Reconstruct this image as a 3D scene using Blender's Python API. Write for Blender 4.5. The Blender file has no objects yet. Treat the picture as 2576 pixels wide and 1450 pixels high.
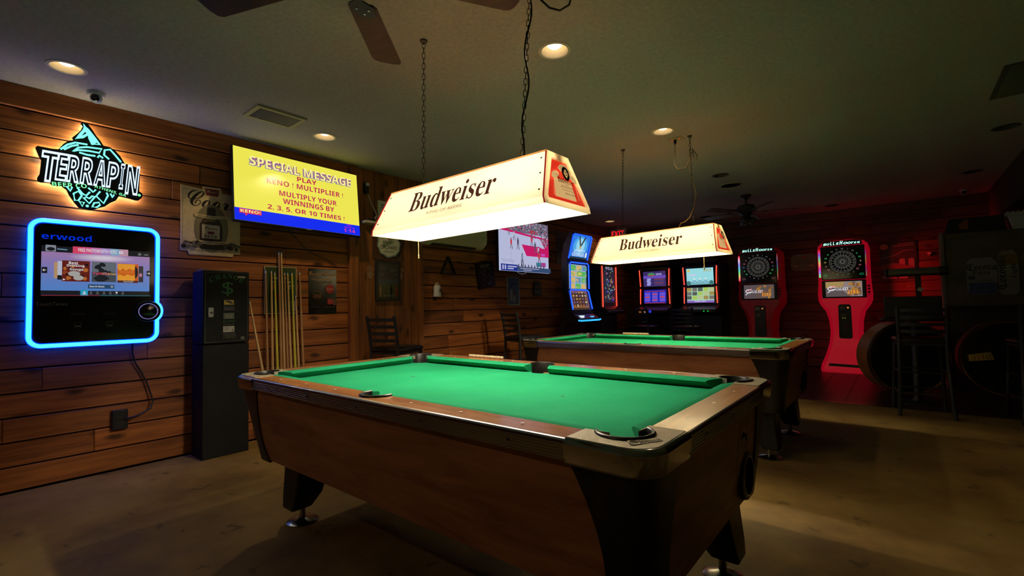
import bpy, bmesh, math, random
from mathutils import Vector, Matrix
PI = math.pi
R = math.radians
random.seed(7)
SC = bpy.context.scene
COL = SC.collection

# ------------------------------------------------------------------ camera
FPX = 1179.33
yaw, pitch, roll = 0.68745, 0.03978, -0.01916
fw = Vector((-math.sin(yaw) * math.cos(pitch), math.cos(yaw) * math.cos(pitch), math.sin(pitch)))
r0 = Vector((math.cos(yaw), math.sin(yaw), 0))
u0 = r0.cross(fw)
rt = math.cos(roll) * r0 + math.sin(roll) * u0
up = -math.sin(roll) * r0 + math.cos(roll) * u0
cam = bpy.data.cameras.new('camera')
cam.sensor_width = 36.0
cam.lens = FPX * 36.0 / 2576.0
cam.clip_start = 0.05
co = bpy.data.objects.new('camera', cam)
COL.objects.link(co)
m = Matrix.Identity(4)
for i in range(3):
    m[i][0], m[i][1], m[i][2] = rt[i], up[i], -fw[i]
m.translation = (4.40, 0.0, 1.1276)
co.matrix_world = m
SC.camera = co

# ------------------------------------------------------------------ world, exposure, levels
w = bpy.data.worlds.new('world')
SC.world = w
w.use_nodes = True
w.node_tree.nodes['Background'].inputs[0].default_value = (0.0, 0.0, 0.0, 1)
w.node_tree.nodes['Background'].inputs[1].default_value = 0.0
SC.view_settings.view_transform = 'Standard'
SC.view_settings.look = 'None'
SC.view_settings.gamma = 1.0
SC.view_settings.use_curve_mapping = False
SC.view_settings.exposure = 0.0
LAMP_W = 74.0        # the tube inside a pool table lamp
CAN_W = (1.5, 28.0, 11.0, 8.0, 6.0, 24.0)     # the lit recessed cans, in the order of LIT; the last is an added fill
HC = 2.6435          # ceiling height
BACK = 9.5           # back wall


def lamp(name, kind, loc, power, color, radius=0.03, parent=None, rot=None, size=None):
    l = bpy.data.lights.new(name, kind)
    l.energy = power
    l.color = color
    if kind in ('POINT', 'SPOT'):
        l.shadow_soft_size = radius
    o = bpy.data.objects.new(name, l)
    COL.objects.link(o)
    o.location = loc
    if rot:
        o.rotation_euler = rot
    if size:
        l.shape = 'RECTANGLE'
        l.size, l.size_y = size
    if parent:
        o.parent = parent
    return o


# ------------------------------------------------------------------ materials
MATS = {}


def mat(name, col, rough=0.5, metal=0.0, emit=None, es=0.0, spec=0.5, coat=0.0):
    if name in MATS:
        return MATS[name]
    a = bpy.data.materials.new(name)
    a.use_nodes = True
    b = a.node_tree.nodes['Principled BSDF']
    b.inputs['Base Color'].default_value = (*col, 1)
    b.inputs['Roughness'].default_value = rough
    b.inputs['Metallic'].default_value = metal
    b.inputs['Specular IOR Level'].default_value = spec
    b.inputs['Coat Weight'].default_value = coat
    if emit:
        b.inputs['Emission Color'].default_value = (*emit, 1)
        b.inputs['Emission Strength'].default_value = es
    MATS[name] = a
    return a


def glow(name, col, s=1.0):
    """a screen / lamp colour: black glossy body that gives off light"""
    return mat(name, (0.01, 0.01, 0.01), 0.25, emit=col, es=s)


def wood(name, c1, c2, stretch=(1.5, 30, 30), rough=0.5, island=0.0, knots=0.0, coat=0.0, spec=0.4, plane=(1, 2)):
    a = bpy.data.materials.new(name)
    a.use_nodes = True
    nt = a.node_tree
    N, L = nt.nodes, nt.links
    b = N['Principled BSDF']
    tc = N.new('ShaderNodeTexCoord')
    mp = N.new('ShaderNodeMapping')
    mp.inputs['Scale'].default_value = stretch
    geo = N.new('ShaderNodeNewGeometry')
    add = N.new('ShaderNodeVectorMath')
    add.operation = 'MULTIPLY_ADD'
    comb = N.new('ShaderNodeCombineXYZ')
    for i in range(3):
        L.new(geo.outputs['Random Per Island'], comb.inputs[i])
    L.new(comb.outputs[0], add.inputs[0])
    add.inputs[1].default_value = (17.3, 9.1, 23.7) if island else (0, 0, 0)
    L.new(tc.outputs['Object'], add.inputs[2])
    L.new(add.outputs[0], mp.inputs['Vector'])
    n1 = N.new('ShaderNodeTexNoise')
    n1.inputs['Scale'].default_value = 1.0
    n1.inputs['Detail'].default_value = 6
    n1.inputs['Roughness'].default_value = 0.65
    n1.inputs['Distortion'].default_value = 0.6
    L.new(mp.outputs[0], n1.inputs['Vector'])
    cr = N.new('ShaderNodeValToRGB')
    cr.color_ramp.elements[0].position = 0.32
    cr.color_ramp.elements[0].color = (*c1, 1)
    cr.color_ramp.elements[1].position = 0.68
    cr.color_ramp.elements[1].color = (*c2, 1)
    L.new(n1.outputs['Fac'], cr.inputs['Fac'])
    out = cr.outputs[0]
    if island:
        mr = N.new('ShaderNodeMapRange')
        mr.inputs['To Min'].default_value = 1.0 - island
        mr.inputs['To Max'].default_value = 1.0 + island
        L.new(geo.outputs['Random Per Island'], mr.inputs['Value'])
        mul = N.new('ShaderNodeVectorMath')
        mul.operation = 'SCALE'
        L.new(out, mul.inputs[0])
        L.new(mr.outputs[0], mul.inputs['Scale'])
        out = mul.outputs[0]
    if knots:
        mp2 = N.new('ShaderNodeMapping')
        mp2.inputs['Scale'].default_value = tuple(1.6 if s < 10 else 3.6 for s in stretch)
        sp = N.new('ShaderNodeSeparateXYZ')
        cb = N.new('ShaderNodeCombineXYZ')
        L.new(add.outputs[0], mp2.inputs['Vector'])
        L.new(mp2.outputs[0], sp.inputs[0])
        L.new(sp.outputs[plane[0]], cb.inputs[0])
        L.new(sp.outputs[plane[1]], cb.inputs[1])
        n2 = N.new('ShaderNodeTexNoise')
        n2.inputs['Scale'].default_value = 6
        L.new(mp2.outputs[0], n2.inputs['Vector'])
        vo = N.new('ShaderNodeTexVoronoi')
        vo.inputs['Scale'].default_value = 1.0
        vo.voronoi_dimensions = '2D'
        L.new(cb.outputs[0], vo.inputs['Vector'])
        ad = N.new('ShaderNodeMath')
        ad.operation = 'MULTIPLY_ADD'
        L.new(n2.outputs['Fac'], ad.inputs[0])
        ad.inputs[1].default_value = 0.09
        L.new(vo.outputs['Distance'], ad.inputs[2])
        mr2 = N.new('ShaderNodeMapRange')
        mr2.inputs['From Min'].default_value = 0.085
        mr2.inputs['From Max'].default_value = 0.16
        mr2.inputs['To Min'].default_value = 1.0 - knots
        mr2.inputs['To Max'].default_value = 1.0
        L.new(ad.outputs[0], mr2.inputs['Value'])
        mul2 = N.new('ShaderNodeVectorMath')
        mul2.operation = 'SCALE'
        L.new(out, mul2.inputs[0])
        L.new(mr2.outputs[0], mul2.inputs['Scale'])
        out = mul2.outputs[0]
    L.new(out, b.inputs['Base Color'])
    b.inputs['Roughness'].default_value = rough
    b.inputs['Specular IOR Level'].default_value = spec
    b.inputs['Coat Weight'].default_value = coat
    b.inputs['Coat Roughness'].default_value = 0.12
    bp = N.new('ShaderNodeBump')
    bp.inputs['Strength'].default_value = 0.12
    bp.inputs['Distance'].default_value = 0.01
    L.new(n1.outputs['Fac'], bp.inputs['Height'])
    L.new(bp.outputs[0], b.inputs['Normal'])
    MATS[name] = a
    return a


def mottled(name, cols, scale=2.0, rough=0.6, spec=0.4, bump=0.1, spots=0.0, fine=40.0, metal=0.0, rough2=None):
    """noise blend of colours (concrete, cloth, cast metal, worn plastic)"""
    a = bpy.data.materials.new(name)
    a.use_nodes = True
    nt = a.node_tree
    N, L = nt.nodes, nt.links
    b = N['Principled BSDF']
    tc = N.new('ShaderNodeTexCoord')
    n1 = N.new('ShaderNodeTexNoise')
    n1.inputs['Scale'].default_value = scale
    n1.inputs['Detail'].default_value = 8
    n1.inputs['Roughness'].default_value = 0.6
    L.new(tc.outputs['Object'], n1.inputs['Vector'])
    cr = N.new('ShaderNodeValToRGB')
    els = cr.color_ramp.elements
    els[0].position, els[1].position = 0.3, 0.7
    els[0].color = (*cols[0], 1)
    els[1].color = (*cols[-1], 1)
    for i, c in enumerate(cols[1:-1]):
        e = els.new(0.3 + 0.4 * (i + 1) / (len(cols) - 1))
        e.color = (*c, 1)
    L.new(n1.outputs['Fac'], cr.inputs['Fac'])
    n2 = N.new('ShaderNodeTexNoise')
    n2.inputs['Scale'].default_value = fine
    n2.inputs['Detail'].default_value = 4
    L.new(tc.outputs['Object'], n2.inputs['Vector'])
    out = cr.outputs[0]
    mr = N.new('ShaderNodeMapRange')
    mr.inputs['To Min'].default_value = 0.75
    mr.inputs['To Max'].default_value = 1.25
    L.new(n2.outputs['Fac'], mr.inputs['Value'])
    mu = N.new('ShaderNodeVectorMath')
    mu.operation = 'SCALE'
    L.new(out, mu.inputs[0])
    L.new(mr.outputs[0], mu.inputs['Scale'])
    out = mu.outputs[0]
    if spots:
        vo = N.new('ShaderNodeTexVoronoi')
        vo.inputs['Scale'].default_value = 2.6
        vo.voronoi_dimensions = '2D'
        ad = N.new('ShaderNodeVectorMath')
        ad.operation = 'MULTIPLY_ADD'
        ad.inputs[1].default_value = (0.34, 0.34, 0.34)
        L.new(n2.outputs['Color'], ad.inputs[0])
        L.new(tc.outputs['Object'], ad.inputs[2])
        L.new(ad.outputs[0], vo.inputs['Vector'])
        m2 = N.new('ShaderNodeMapRange')
        m2.inputs['From Min'].default_value = 0.03
        m2.inputs['From Max'].default_value = 0.085
        m2.inputs['To Min'].default_value = 1 - spots
        m2.inputs['To Max'].default_value = 1
        L.new(vo.outputs['Distance'], m2.inputs['Value'])
        mu2 = N.new('ShaderNodeVectorMath')
        mu2.operation = 'SCALE'
        L.new(out, mu2.inputs[0])
        L.new(m2.outputs[0], mu2.inputs['Scale'])
        out = mu2.outputs[0]
    L.new(out, b.inputs['Base Color'])
    b.inputs['Roughness'].default_value = rough
    b.inputs['Metallic'].default_value = metal
    b.inputs['Specular IOR Level'].default_value = spec
    if rough2 is not None:
        m3 = N.new('ShaderNodeMapRange')
        m3.inputs['To Min'].default_value = rough
        m3.inputs['To Max'].default_value = rough2
        L.new(n1.outputs['Fac'], m3.inputs['Value'])
        L.new(m3.outputs[0], b.inputs['Roughness'])
    bp = N.new('ShaderNodeBump')
    bp.inputs['Strength'].default_value = bump
    bp.inputs['Distance'].default_value = 0.005
    L.new(n2.outputs['Fac'], bp.inputs['Height'])
    L.new(bp.outputs[0], b.inputs['Normal'])
    MATS[name] = a
    return a


def acrylic(name, col, trans=0.6):
    """milky lamp panel: lets the bulbs' light through"""
    a = bpy.data.materials.new(name)
    a.use_nodes = True
    nt = a.node_tree
    N, L = nt.nodes, nt.links
    for n in list(N):
        if n.type == 'BSDF_PRINCIPLED':
            N.remove(n)
    o = N['Material Output']
    d = N.new('ShaderNodeBsdfDiffuse')
    d.inputs[0].default_value = (*[c * 0.95 for c in col], 1)
    t = N.new('ShaderNodeBsdfTranslucent')
    t.inputs[0].default_value = (*col, 1)
    mx = N.new('ShaderNodeMixShader')
    mx.inputs[0].default_value = trans
    L.new(d.outputs[0], mx.inputs[1])
    L.new(t.outputs[0], mx.inputs[2])
    g = N.new('ShaderNodeBsdfGlossy')
    g.inputs['Roughness'].default_value = 0.25
    m2 = N.new('ShaderNodeMixShader')
    m2.inputs[0].default_value = 0.04
    L.new(mx.outputs[0], m2.inputs[1])
    L.new(g.outputs[0], m2.inputs[2])
    L.new(m2.outputs[0], o.inputs[0])
    MATS[name] = a
    return a


BLACK = mat('black_plastic', (0.012, 0.012, 0.013), 0.4)
BLACKM = mat('black_metal', (0.022, 0.025, 0.031), 0.45)
BLACKG = mat('black_gloss', (0.008, 0.008, 0.009), 0.12)
VOID = mat('dark_inside', (0.004, 0.004, 0.004), 0.9)
CHROME = mat('chrome', (0.34, 0.34, 0.36), 0.1, 1.0)
CHROME2 = mat('brushed_chrome', (0.45, 0.45, 0.46), 0.24, 1.0)
WHITEP = mat('white_plastic', (0.6, 0.6, 0.58), 0.45)
WHITE = mat('white_paint', (0.8, 0.8, 0.78), 0.6)
CREAM = mat('cream', (0.55, 0.47, 0.3), 0.5)
VINYL = mottled('black_vinyl', [(0.012, 0.011, 0.011), (0.02, 0.017, 0.016)], 9, 0.35, bump=0.15)


# ------------------------------------------------------------------ geometry helpers
class G:
    def __init__(s):
        s.v, s.f, s.m, s.mats = [], [], [], []

    def mi(s, mt):
        if mt not in s.mats:
            s.mats.append(mt)
        return s.mats.index(mt)

    def add(s, vs, fs, mt):
        k = len(s.v)
        s.v += [tuple(p) for p in vs]
        i = s.mi(mt)
        for f in fs:
            s.f.append([k + q for q in f])
            s.m.append(i)
        return s

    def hexa(s, p, mt):
        return s.add(p, [(0, 3, 2, 1), (4, 5, 6, 7), (0, 1, 5, 4), (1, 2, 6, 5), (2, 3, 7, 6), (3, 0, 4, 7)], mt)

    def box(s, a, b, mt):
        (x0, y0, z0), (x1, y1, z1) = a, b
        return s.hexa([(x0, y0, z0), (x1, y0, z0), (x1, y1, z0), (x0, y1, z0),
                       (x0, y0, z1), (x1, y0, z1), (x1, y1, z1), (x0, y1, z1)], mt)

    def bar(s, a, b, wd, th, mt, hint=(0, 0, 1)):
        """rectangular bar from a to b; wd along the side axis, th along the hint-ish axis"""
        a, b = Vector(a), Vector(b)
        d = (b - a).normalized()
        sd = d.cross(Vector(hint))
        if sd.length < 1e-4:
            sd = d.cross(Vector((1, 0, 0)))
        sd.normalize()
        u = sd.cross(d)
        q = []
        for p in (a, b):
            q += [p - sd * wd / 2 - u * th / 2, p + sd * wd / 2 - u * th / 2, p + sd * wd / 2 + u * th / 2, p - sd * wd / 2 + u * th / 2]
        return s.hexa(q, mt)

    def prism(s, poly, ax, h0, h1, mt, cap=None):
        n = len(poly)

        def P(a, b, h):
            return {'z': (a, b, h), 'x': (h, a, b), 'y': (a, h, b)}[ax]
        vs = [P(a, b, h0) for a, b in poly] + [P(a, b, h1) for a, b in poly]
        fs = [(i, (i + 1) % n, n + (i + 1) % n, n + i) for i in range(n)]
        s.add(vs, fs, mt)
        s.add(vs, [tuple(range(n))[::-1], tuple(range(n, 2 * n))], cap or mt)
        return s

    def tube(s, pts, r, mt, n=8, closed=False):
        P = [Vector(p) for p in pts]
        k = len(P)
        rs = r if isinstance(r, (list, tuple)) else [r] * k
        T = []
        for i in range(k):
            if closed:
                t = P[(i + 1) % k] - P[i - 1]
            else:
                t = P[min(i + 1, k - 1)] - P[max(i - 1, 0)]
            T.append(t.normalized())
        ref = Vector((0, 0, 1)) if abs(T[0].z) < 0.9 else Vector((1, 0, 0))
        nr = (ref - T[0] * ref.dot(T[0])).normalized()
        vs = []
        for i in range(k):
            nr = nr - T[i] * nr.dot(T[i])
            if nr.length < 1e-6:
                nr = T[i].orthogonal()
            nr.normalize()
            bn = T[i].cross(nr)
            for j in range(n):
                an = 2 * PI * j / n
                vs.append(P[i] + (nr * math.cos(an) + bn * math.sin(an)) * rs[i])
        fs = []
        for i in range(k if closed else k - 1):
            for j in range(n):
                a, b = i * n, ((i + 1) % k) * n
                fs.append((a + j, a + (j + 1) % n, b + (j + 1) % n, b + j))
        if not closed:
            fs.append(tuple(range(n))[::-1])
            fs.append(tuple((k - 1) * n + j for j in range(n)))
        return s.add(vs, fs, mt)

    def lathe(s, prof, mt, c=(0, 0, 0), n=24, axis='z', caps=True):
        c = Vector(c)
        vs = []
        for (r, h) in prof:
            for j in range(n):
                a = 2 * PI * j / n
                p = (r * math.cos(a), r * math.sin(a), h)
                if axis == 'x':
                    p = (h, p[0], p[1])
                elif axis == 'y':
                    p = (p[0], h, p[1])
                vs.append(c + Vector(p))
        fs = []
        for i in range(len(prof) - 1):
            for j in range(n):
                fs.append((i * n + j, i * n + (j + 1) % n, (i + 1) * n + (j + 1) % n, (i + 1) * n + j))
        if caps and prof[0][0] > 1e-5:
            fs.append(tuple(range(n))[::-1])
        if caps and prof[-1][0] > 1e-5:
            fs.append(tuple((len(prof) - 1) * n + j for j in range(n)))
        return s.add(vs, fs, mt)

    def sphere(s, c, r, mt, n=16, sz=1.0):
        pr = [(max(1e-6, r * math.sin(PI * i / 10)), -r * sz * math.cos(PI * i / 10)) for i in range(11)]
        return s.lathe(pr, mt, c, n)

    def build(s, name, parent=None, smooth=35, bevel=0.0, recalc=True, seg=2):
        me = bpy.data.meshes.new(name)
        me.from_pydata(s.v, [], s.f)
        for mt in s.mats:
            me.materials.append(mt)
        me.polygons.foreach_set('material_index', s.m)
        if recalc:
            bm = bmesh.new()
            bm.from_mesh(me)
            bmesh.ops.recalc_face_normals(bm, faces=bm.faces)
            bm.to_mesh(me)
            bm.free()
        if smooth:
            me.polygons.foreach_set('use_smooth', [True] * len(me.polygons))
            me.set_sharp_from_angle(angle=R(smooth))
        o = bpy.data.objects.new(name, me)
        COL.objects.link(o)
        if parent is not None:
            o.parent = parent
        if bevel:
            b = o.modifiers.new('bevel', 'BEVEL')
            b.width = bevel
            b.segments = seg
            b.limit_method = 'ANGLE'
            b.angle_limit = R(40)
        return o


_TXT = {}


def _map(t, style):
    if style == 'n':
        return t
    U, l, dg = {'serif': (0x1D400, 0x1D41A, 0x1D7CE), 'sans': (0x1D5D4, 0x1D5EE, 0x1D7EC), 'sbi': (0x1D63C, 0x1D656, 0x1D7EC),
                'script': (0x1D4D0, 0x1D4EA, None), 'frak': (0x1D56C, 0x1D586, None), 'bi': (0x1D468, 0x1D482, None)}[style]
    o = ''
    for c in t:
        if 'A' <= c <= 'Z':
            o += chr(U + ord(c) - 65)
        elif 'a' <= c <= 'z':
            o += chr(l + ord(c) - 97)
        elif c.isdigit() and dg:
            o += chr(dg + ord(c) - 48)
        else:
            o += c
    return o


def glyphs(t, style='n', outline=0.0, res=3):
    key = (t, style, outline)
    if key in _TXT:
        return _TXT[key]
    c = bpy.data.curves.new('lettering', 'FONT')
    c.body = _map(t, style)
    c.resolution_u = res
    if outline:
        c.fill_mode = 'NONE'
        c.bevel_depth = outline
        c.bevel_resolution = 0
    o = bpy.data.objects.new('lettering', c)
    COL.objects.link(o)
    bpy.context.view_layer.update()
    me = o.to_mesh()
    vs = [tuple(v.co) for v in me.vertices]
    fs = [tuple(p.vertices) for p in me.polygons]
    o.to_mesh_clear()
    bpy.data.objects.remove(o)
    bpy.data.curves.remove(c)
    x0, x1 = min(v[0] for v in vs), max(v[0] for v in vs)
    y0, y1 = min(v[1] for v in vs), max(v[1] for v in vs)
    _TXT[key] = ([(v[0] - x0, v[1] - y0, v[2]) for v in vs], fs, x1 - x0, y1 - y0)
    return _TXT[key]


class Art:
    """flat printed / lit picture on a plane: later shapes lie a hair above earlier ones"""

    def __init__(s, g, O=(0, 0, 0), U=(1, 0, 0), V=(0, 0, 1), eps=0.0005):
        s.g, s.O, s.U, s.V = g, Vector(O), Vector(U).normalized(), Vector(V).normalized()
        s.N = s.U.cross(s.V).normalized()
        s.h, s.eps = eps, eps
        s.su = s.sv = 1.0

    def P(s, u, v, k=0.0):
        return s.O + s.U * (u * s.su) + s.V * (v * s.sv) + s.N * (s.h + k)

    def poly(s, pts, mt):
        s.g.add([s.P(*p) for p in pts], [tuple(range(len(pts)))], mt)
        s.h += s.eps
        return s

    def rect(s, u0, v0, u1, v1, mt, r=0.0):
        if r:
            pts = []
            for (cu, cv, a0) in ((u1 - r, v1 - r, 0), (u0 + r, v1 - r, 90), (u0 + r, v0 + r, 180), (u1 - r, v0 + r, 270)):
                for k in range(5):
                    a = R(a0 + k * 22.5)
                    pts.append((cu + r * math.cos(a), cv + r * math.sin(a)))
            return s.poly(pts, mt)
        return s.poly([(u0, v0), (u1, v0), (u1, v1), (u0, v1)], mt)

    def frame(s, u0, v0, u1, v1, t, mt):
        for q in ((u0, v0, u1, v0 + t), (u0, v1 - t, u1, v1), (u0, v0 + t, u0 + t, v1 - t), (u1 - t, v0 + t, u1, v1 - t)):
            s.g.add([s.P(a, b) for a, b in ((q[0], q[1]), (q[2], q[1]), (q[2], q[3]), (q[0], q[3]))], [(0, 1, 2, 3)], mt)
        s.h += s.eps

    def ell(s, u, v, a, b, mt, n=24, rot=0.0, a0=0, a1=360):
        c, d = math.cos(rot), math.sin(rot)
        pts = []
        m_ = n if a1 - a0 == 360 else n + 1
        for k in range(m_):
            t = R(a0 + (a1 - a0) * k / n)
            p, q = a * math.cos(t), b * math.sin(t)
            pts.append((u + p * c - q * d, v + p * d + q * c))
        return s.poly(pts, mt)

    def ring(s, u, v, a, b, t, mt, n=28, a0=0, a1=360):
        vs, fs = [], []
        for k in range(n + 1):
            q = R(a0 + (a1 - a0) * k / n)
            for e in (0, t):
                vs.append(s.P(u + (a - e) * math.cos(q), v + (b - e) * math.sin(q)))
        for k in range(n):
            fs.append((2 * k, 2 * k + 1, 2 * k + 3, 2 * k + 2))
        s.g.add(vs, fs, mt)
        s.h += s.eps

    def line(s, pts, wd, mt):
        P = [Vector((p[0], p[1])) for p in pts]
        vs, fs = [], []
        for i, p in enumerate(P):
            t = (P[min(i + 1, len(P) - 1)] - P[max(i - 1, 0)]).normalized()
            n = Vector((-t.y, t.x)) * wd / 2
            vs += [s.P(*(p + n)), s.P(*(p - n))]
            if i:
                fs.append((2 * i - 2, 2 * i - 1, 2 * i + 1, 2 * i))
        s.g.add(vs, fs, mt)
        s.h += s.eps
        return s

    def text(s, t, u, v, h, mt, w=None, style='n', align='c', rot=0.0, shear=0.0, outline=0.0, zk=0.02, arc=0.0):
        vs, fs, W_, H_ = glyphs(t, style, outline)
        sy = h / H_
        sx = w / W_ if w else sy
        off = {'c': -W_ * sx / 2, 'l': 0, 'r': -W_ * sx}[align]
        c, d = math.cos(rot), math.sin(rot)
        out = []
        for a, b, z in vs:
            x, y = a * sx + off, b * sy
            x += y * shear
            if arc:
                y -= arc * (x * 2 / max(1e-6, W_ * sx)) ** 2
            out.append(s.P(u + x * c - y * d, v + x * d + y * c, z * zk * min(sx, sy)))
        s.g.add(out, fs, mt)
        s.h += s.eps
        return s


def tag(o, label=None, cat=None, group=None, kind=None):
    if label:
        o['label'] = label
    if cat:
        o['category'] = cat
    if group:
        o['group'] = group
    if kind:
        o['kind'] = kind
    return o


def thing(name, label, cat, loc=(0, 0, 0), rotz=0.0, group=None):
    o = bpy.data.objects.new(name, None)
    o.empty_display_size = 0.05
    COL.objects.link(o)
    o.location = loc
    o.rotation_euler = (0, 0, rotz)
    return tag(o, label, cat, group)


def dup(root, loc, rotz, label, group=None):
    c = root.copy()
    COL.objects.link(c)
    c.location = loc
    c.rotation_euler = (0, 0, rotz)
    c['label'] = label
    if group:
        c['group'] = group
    for ch in root.children:
        d = ch.copy()
        COL.objects.link(d)
        d.parent = c
        for gc in ch.children:
            e = gc.copy()
            COL.objects.link(e)
            e.parent = d
    return c


def struct(name, g, **k):
    return tag(g.build(name, **k), kind='structure')


def attach(o, parent):
    """make o a part of parent without moving it"""
    o.parent = parent
    o.matrix_parent_inverse = Matrix.LocRotScale(parent.location, parent.rotation_euler, parent.scale).inverted()
    return o


LW = PI / 2          # turn of things hung on the left wall (their front faces the room)


def arcpts(cx, cy, r, a0, a1, n):
    return [(cx + r * math.cos(R(a0 + (a1 - a0) * k / n)), cy + r * math.sin(R(a0 + (a1 - a0) * k / n))) for k in range(n + 1)]


# ================================================================== THE ROOM
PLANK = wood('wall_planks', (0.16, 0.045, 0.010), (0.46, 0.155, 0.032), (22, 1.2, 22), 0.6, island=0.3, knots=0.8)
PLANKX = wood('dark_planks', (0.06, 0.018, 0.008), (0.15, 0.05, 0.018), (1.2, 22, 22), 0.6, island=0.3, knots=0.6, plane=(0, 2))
PLANKV = wood('upright_planks', (0.14, 0.045, 0.010), (0.34, 0.12, 0.026), (22, 22, 1.2), 0.55, island=0.25, knots=0.7)
CONC = mottled('concrete', [(0.115, 0.06, 0.014), (0.225, 0.138, 0.036), (0.32, 0.21, 0.062)], 1.3, 0.5, bump=0.12, spots=0.5, fine=9, rough2=0.75)
TILE = mottled('dark_floor', [(0.035, 0.016, 0.012), (0.06, 0.025, 0.018)], 1.6, 0.35, bump=0.1)
CEIL = mottled('ceiling_paint', [(0.35, 0.33, 0.31), (0.41, 0.39, 0.37)], 0.7, 0.85, bump=0.03, spec=0.2)

FX0, FX1, FY0 = 0.0, 8.6, -3.5
EDGE = 6.3
g = G()
g.add([(FX0, FY0, 0), (FX1, FY0, 0), (FX1, EDGE, 0), (FX0, EDGE, 0)], [(0, 1, 2, 3)], CONC)
g.add([(FX0, EDGE, 0), (FX1, EDGE, 0), (FX1, BACK, 0), (FX0, BACK, 0)], [(0, 1, 2, 3)], TILE)
for i in range(1, 28):      # tile joints
    x = 0.3 * i
    g.add([(x, EDGE, 0.0006), (x + 0.006, EDGE, 0.0006), (x + 0.006, BACK, 0.0006), (x, BACK, 0.0006)], [(0, 1, 2, 3)], VOID)
for i in range(1, 11):
    y = EDGE + 0.3 * i
    g.add([(0, y, 0.0006), (FX1, y, 0.0006), (FX1, y + 0.006, 0.0006), (0, y + 0.006, 0.0006)], [(0, 1, 2, 3)], VOID)
struct('floor', g, smooth=0)
g = G()
g.box((0, EDGE - 0.02, 0), (FX1, EDGE + 0.015, 0.006), mat('brass_strip', (0.35, 0.27, 0.12), 0.3, 1.0))
struct('trim_1', g)

# ceiling with round holes for the recessed cans
LIT = [(0.529, 0.461), (0.593, 2.099), (2.887, 2.284), (2.869, 3.996), (0.422, 7.679), (2.85, -1.2)]  # last can is unseen, added to brighten the near table's front
UNLIT = [(3.649, 8.979), (1.846, 8.523), (5.207, 5.997), (5.152, 7.831), (2.831, 5.855)]
cu = bpy.data.curves.new('ceiling', 'CURVE')
cu.dimensions = '2D'
cu.fill_mode = 'BOTH'


def spl(pts):
    sp = cu.splines.new('POLY')
    sp.points.add(len(pts) - 1)
    for p, q in zip(sp.points, pts):
        p.co = (q[0], q[1], 0, 1)
    sp.use_cyclic_u = True


spl([(FX0 - 0.1, FY0), (FX1, FY0), (FX1, BACK + 0.1), (FX0 - 0.1, BACK + 0.1)])
for (x, y) in LIT + UNLIT:
    spl(arcpts(x, y, 0.078, 0, 345, 23))
tmp = bpy.data.objects.new('ceiling_outline', cu)
COL.objects.link(tmp)
bpy.context.view_layer.update()
me = bpy.data.meshes.new_from_object(tmp.evaluated_get(bpy.context.evaluated_depsgraph_get()))
bpy.data.objects.remove(tmp)
bpy.data.curves.remove(cu)
me.materials.clear()
me.materials.append(CEIL)
co_ = bpy.data.objects.new('ceiling', me)
co_.location = (0, 0, HC)
COL.objects.link(co_)
tag(co_, kind='structure')


def planks(g, a0, a1, z0, z1, mt, place, step=0.1552, th=0.02, lmin=1.1, lmax=2.6, phase=0.0088):
    """rows of boards from a0 to a1; place(a,d,z) -> xyz with d the depth toward the room"""
    rnd = random.Random(int(a0 * 100 + z0 * 10) + 3)
    z = z0 + phase - step
    while z < z1:
        za, zb = max(z, z0) + 0.0048, min(z + step, z1) - 0.0048
        z += step
        if zb - za < 0.012:
            continue
        a = a0
        L_ = rnd.uniform(0.4, lmax)
        while a < a1 - 1e-6:
            b = min(a1, a + L_)
            if a1 - b < 0.3:
                b = a1
            t = rnd.uniform(-0.0015, 0.0015)
            P = [place(a + 0.001, 0, za), place(b - 0.001, 0, za), place(b - 0.001, th + t, za), place(a + 0.001, th + t, za),
                 place(a + 0.001, 0, zb), place(b - 0.001, 0, zb), place(b - 0.001, th + t, zb), place(a + 0.001, th + t, zb)]
            g.hexa(P, mt)
            a = b
            L_ = rnd.uniform(lmin, lmax)


# left wall: boards in two runs, upright boards and posts between
PY0, PY1 = 2.68, 3.638
g = G()
left = lambda a, d, z: (d - 0.02, a, z)
g.box((-0.1, FY0, 0), (-0.021, BACK, HC), VOID)
planks(g, FY0, PY0, 0.0, 2.49, PLANK, left)
planks(g, PY1, BACK, 0.0, HC, PLANK, left)
g.box((-0.02, FY0, 2.495), (0.022, PY0, HC), PLANK)       # thick top board
struct('wall_left', g, smooth=0, bevel=0.003, seg=1)
g = G()
edges = [2.775, 2.865, 2.99, 3.12, 3.25, 3.385, 3.475]
for a, b in zip(edges[:-1], edges[1:]):
    g.box((-0.02, a + 0.002, 0), (0.02, b - 0.002, HC), PLANKV)
g.box((-0.02, PY0, 0), (0.045, 2.773, HC), PLANKV)
g.box((-0.02, 3.477, 0), (0.03, 3.565, HC), PLANKV)
g.box((-0.02, 3.567, 0), (0.05, PY1, HC), PLANKV)
CHALK = mat('pale_paint', (0.33, 0.2, 0.11), 0.8)
for (hy, hz, mir) in ((2.93, 1.5, 1), (3.33, 1.5, -1)):     # painted hand prints
    ar = Art(g, (0.021, hy, hz), (0, 1, 0), (0, 0, 1))
    ar.ell(0, 0, 0.035, 0.042, CHALK, 12)
    for k, (du, dv, ln, an) in enumerate(((-0.034, 0.062, 0.026, 0.25), (-0.012, 0.076, 0.032, 0.08), (0.011, 0.074, 0.031, -0.06), (0.033, 0.06, 0.024, -0.25), (0.052, 0.015, 0.024, -0.9))):
        ar.ell(du * mir, dv, 0.009, ln, CHALK, 8, rot=an * mir)
struct('trim_2', g, smooth=0, bevel=0.0015, seg=1)
g = G()
g.box((-0.1, BACK + 0.021, 0), (FX1, BACK + 0.1, HC), VOID)
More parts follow.
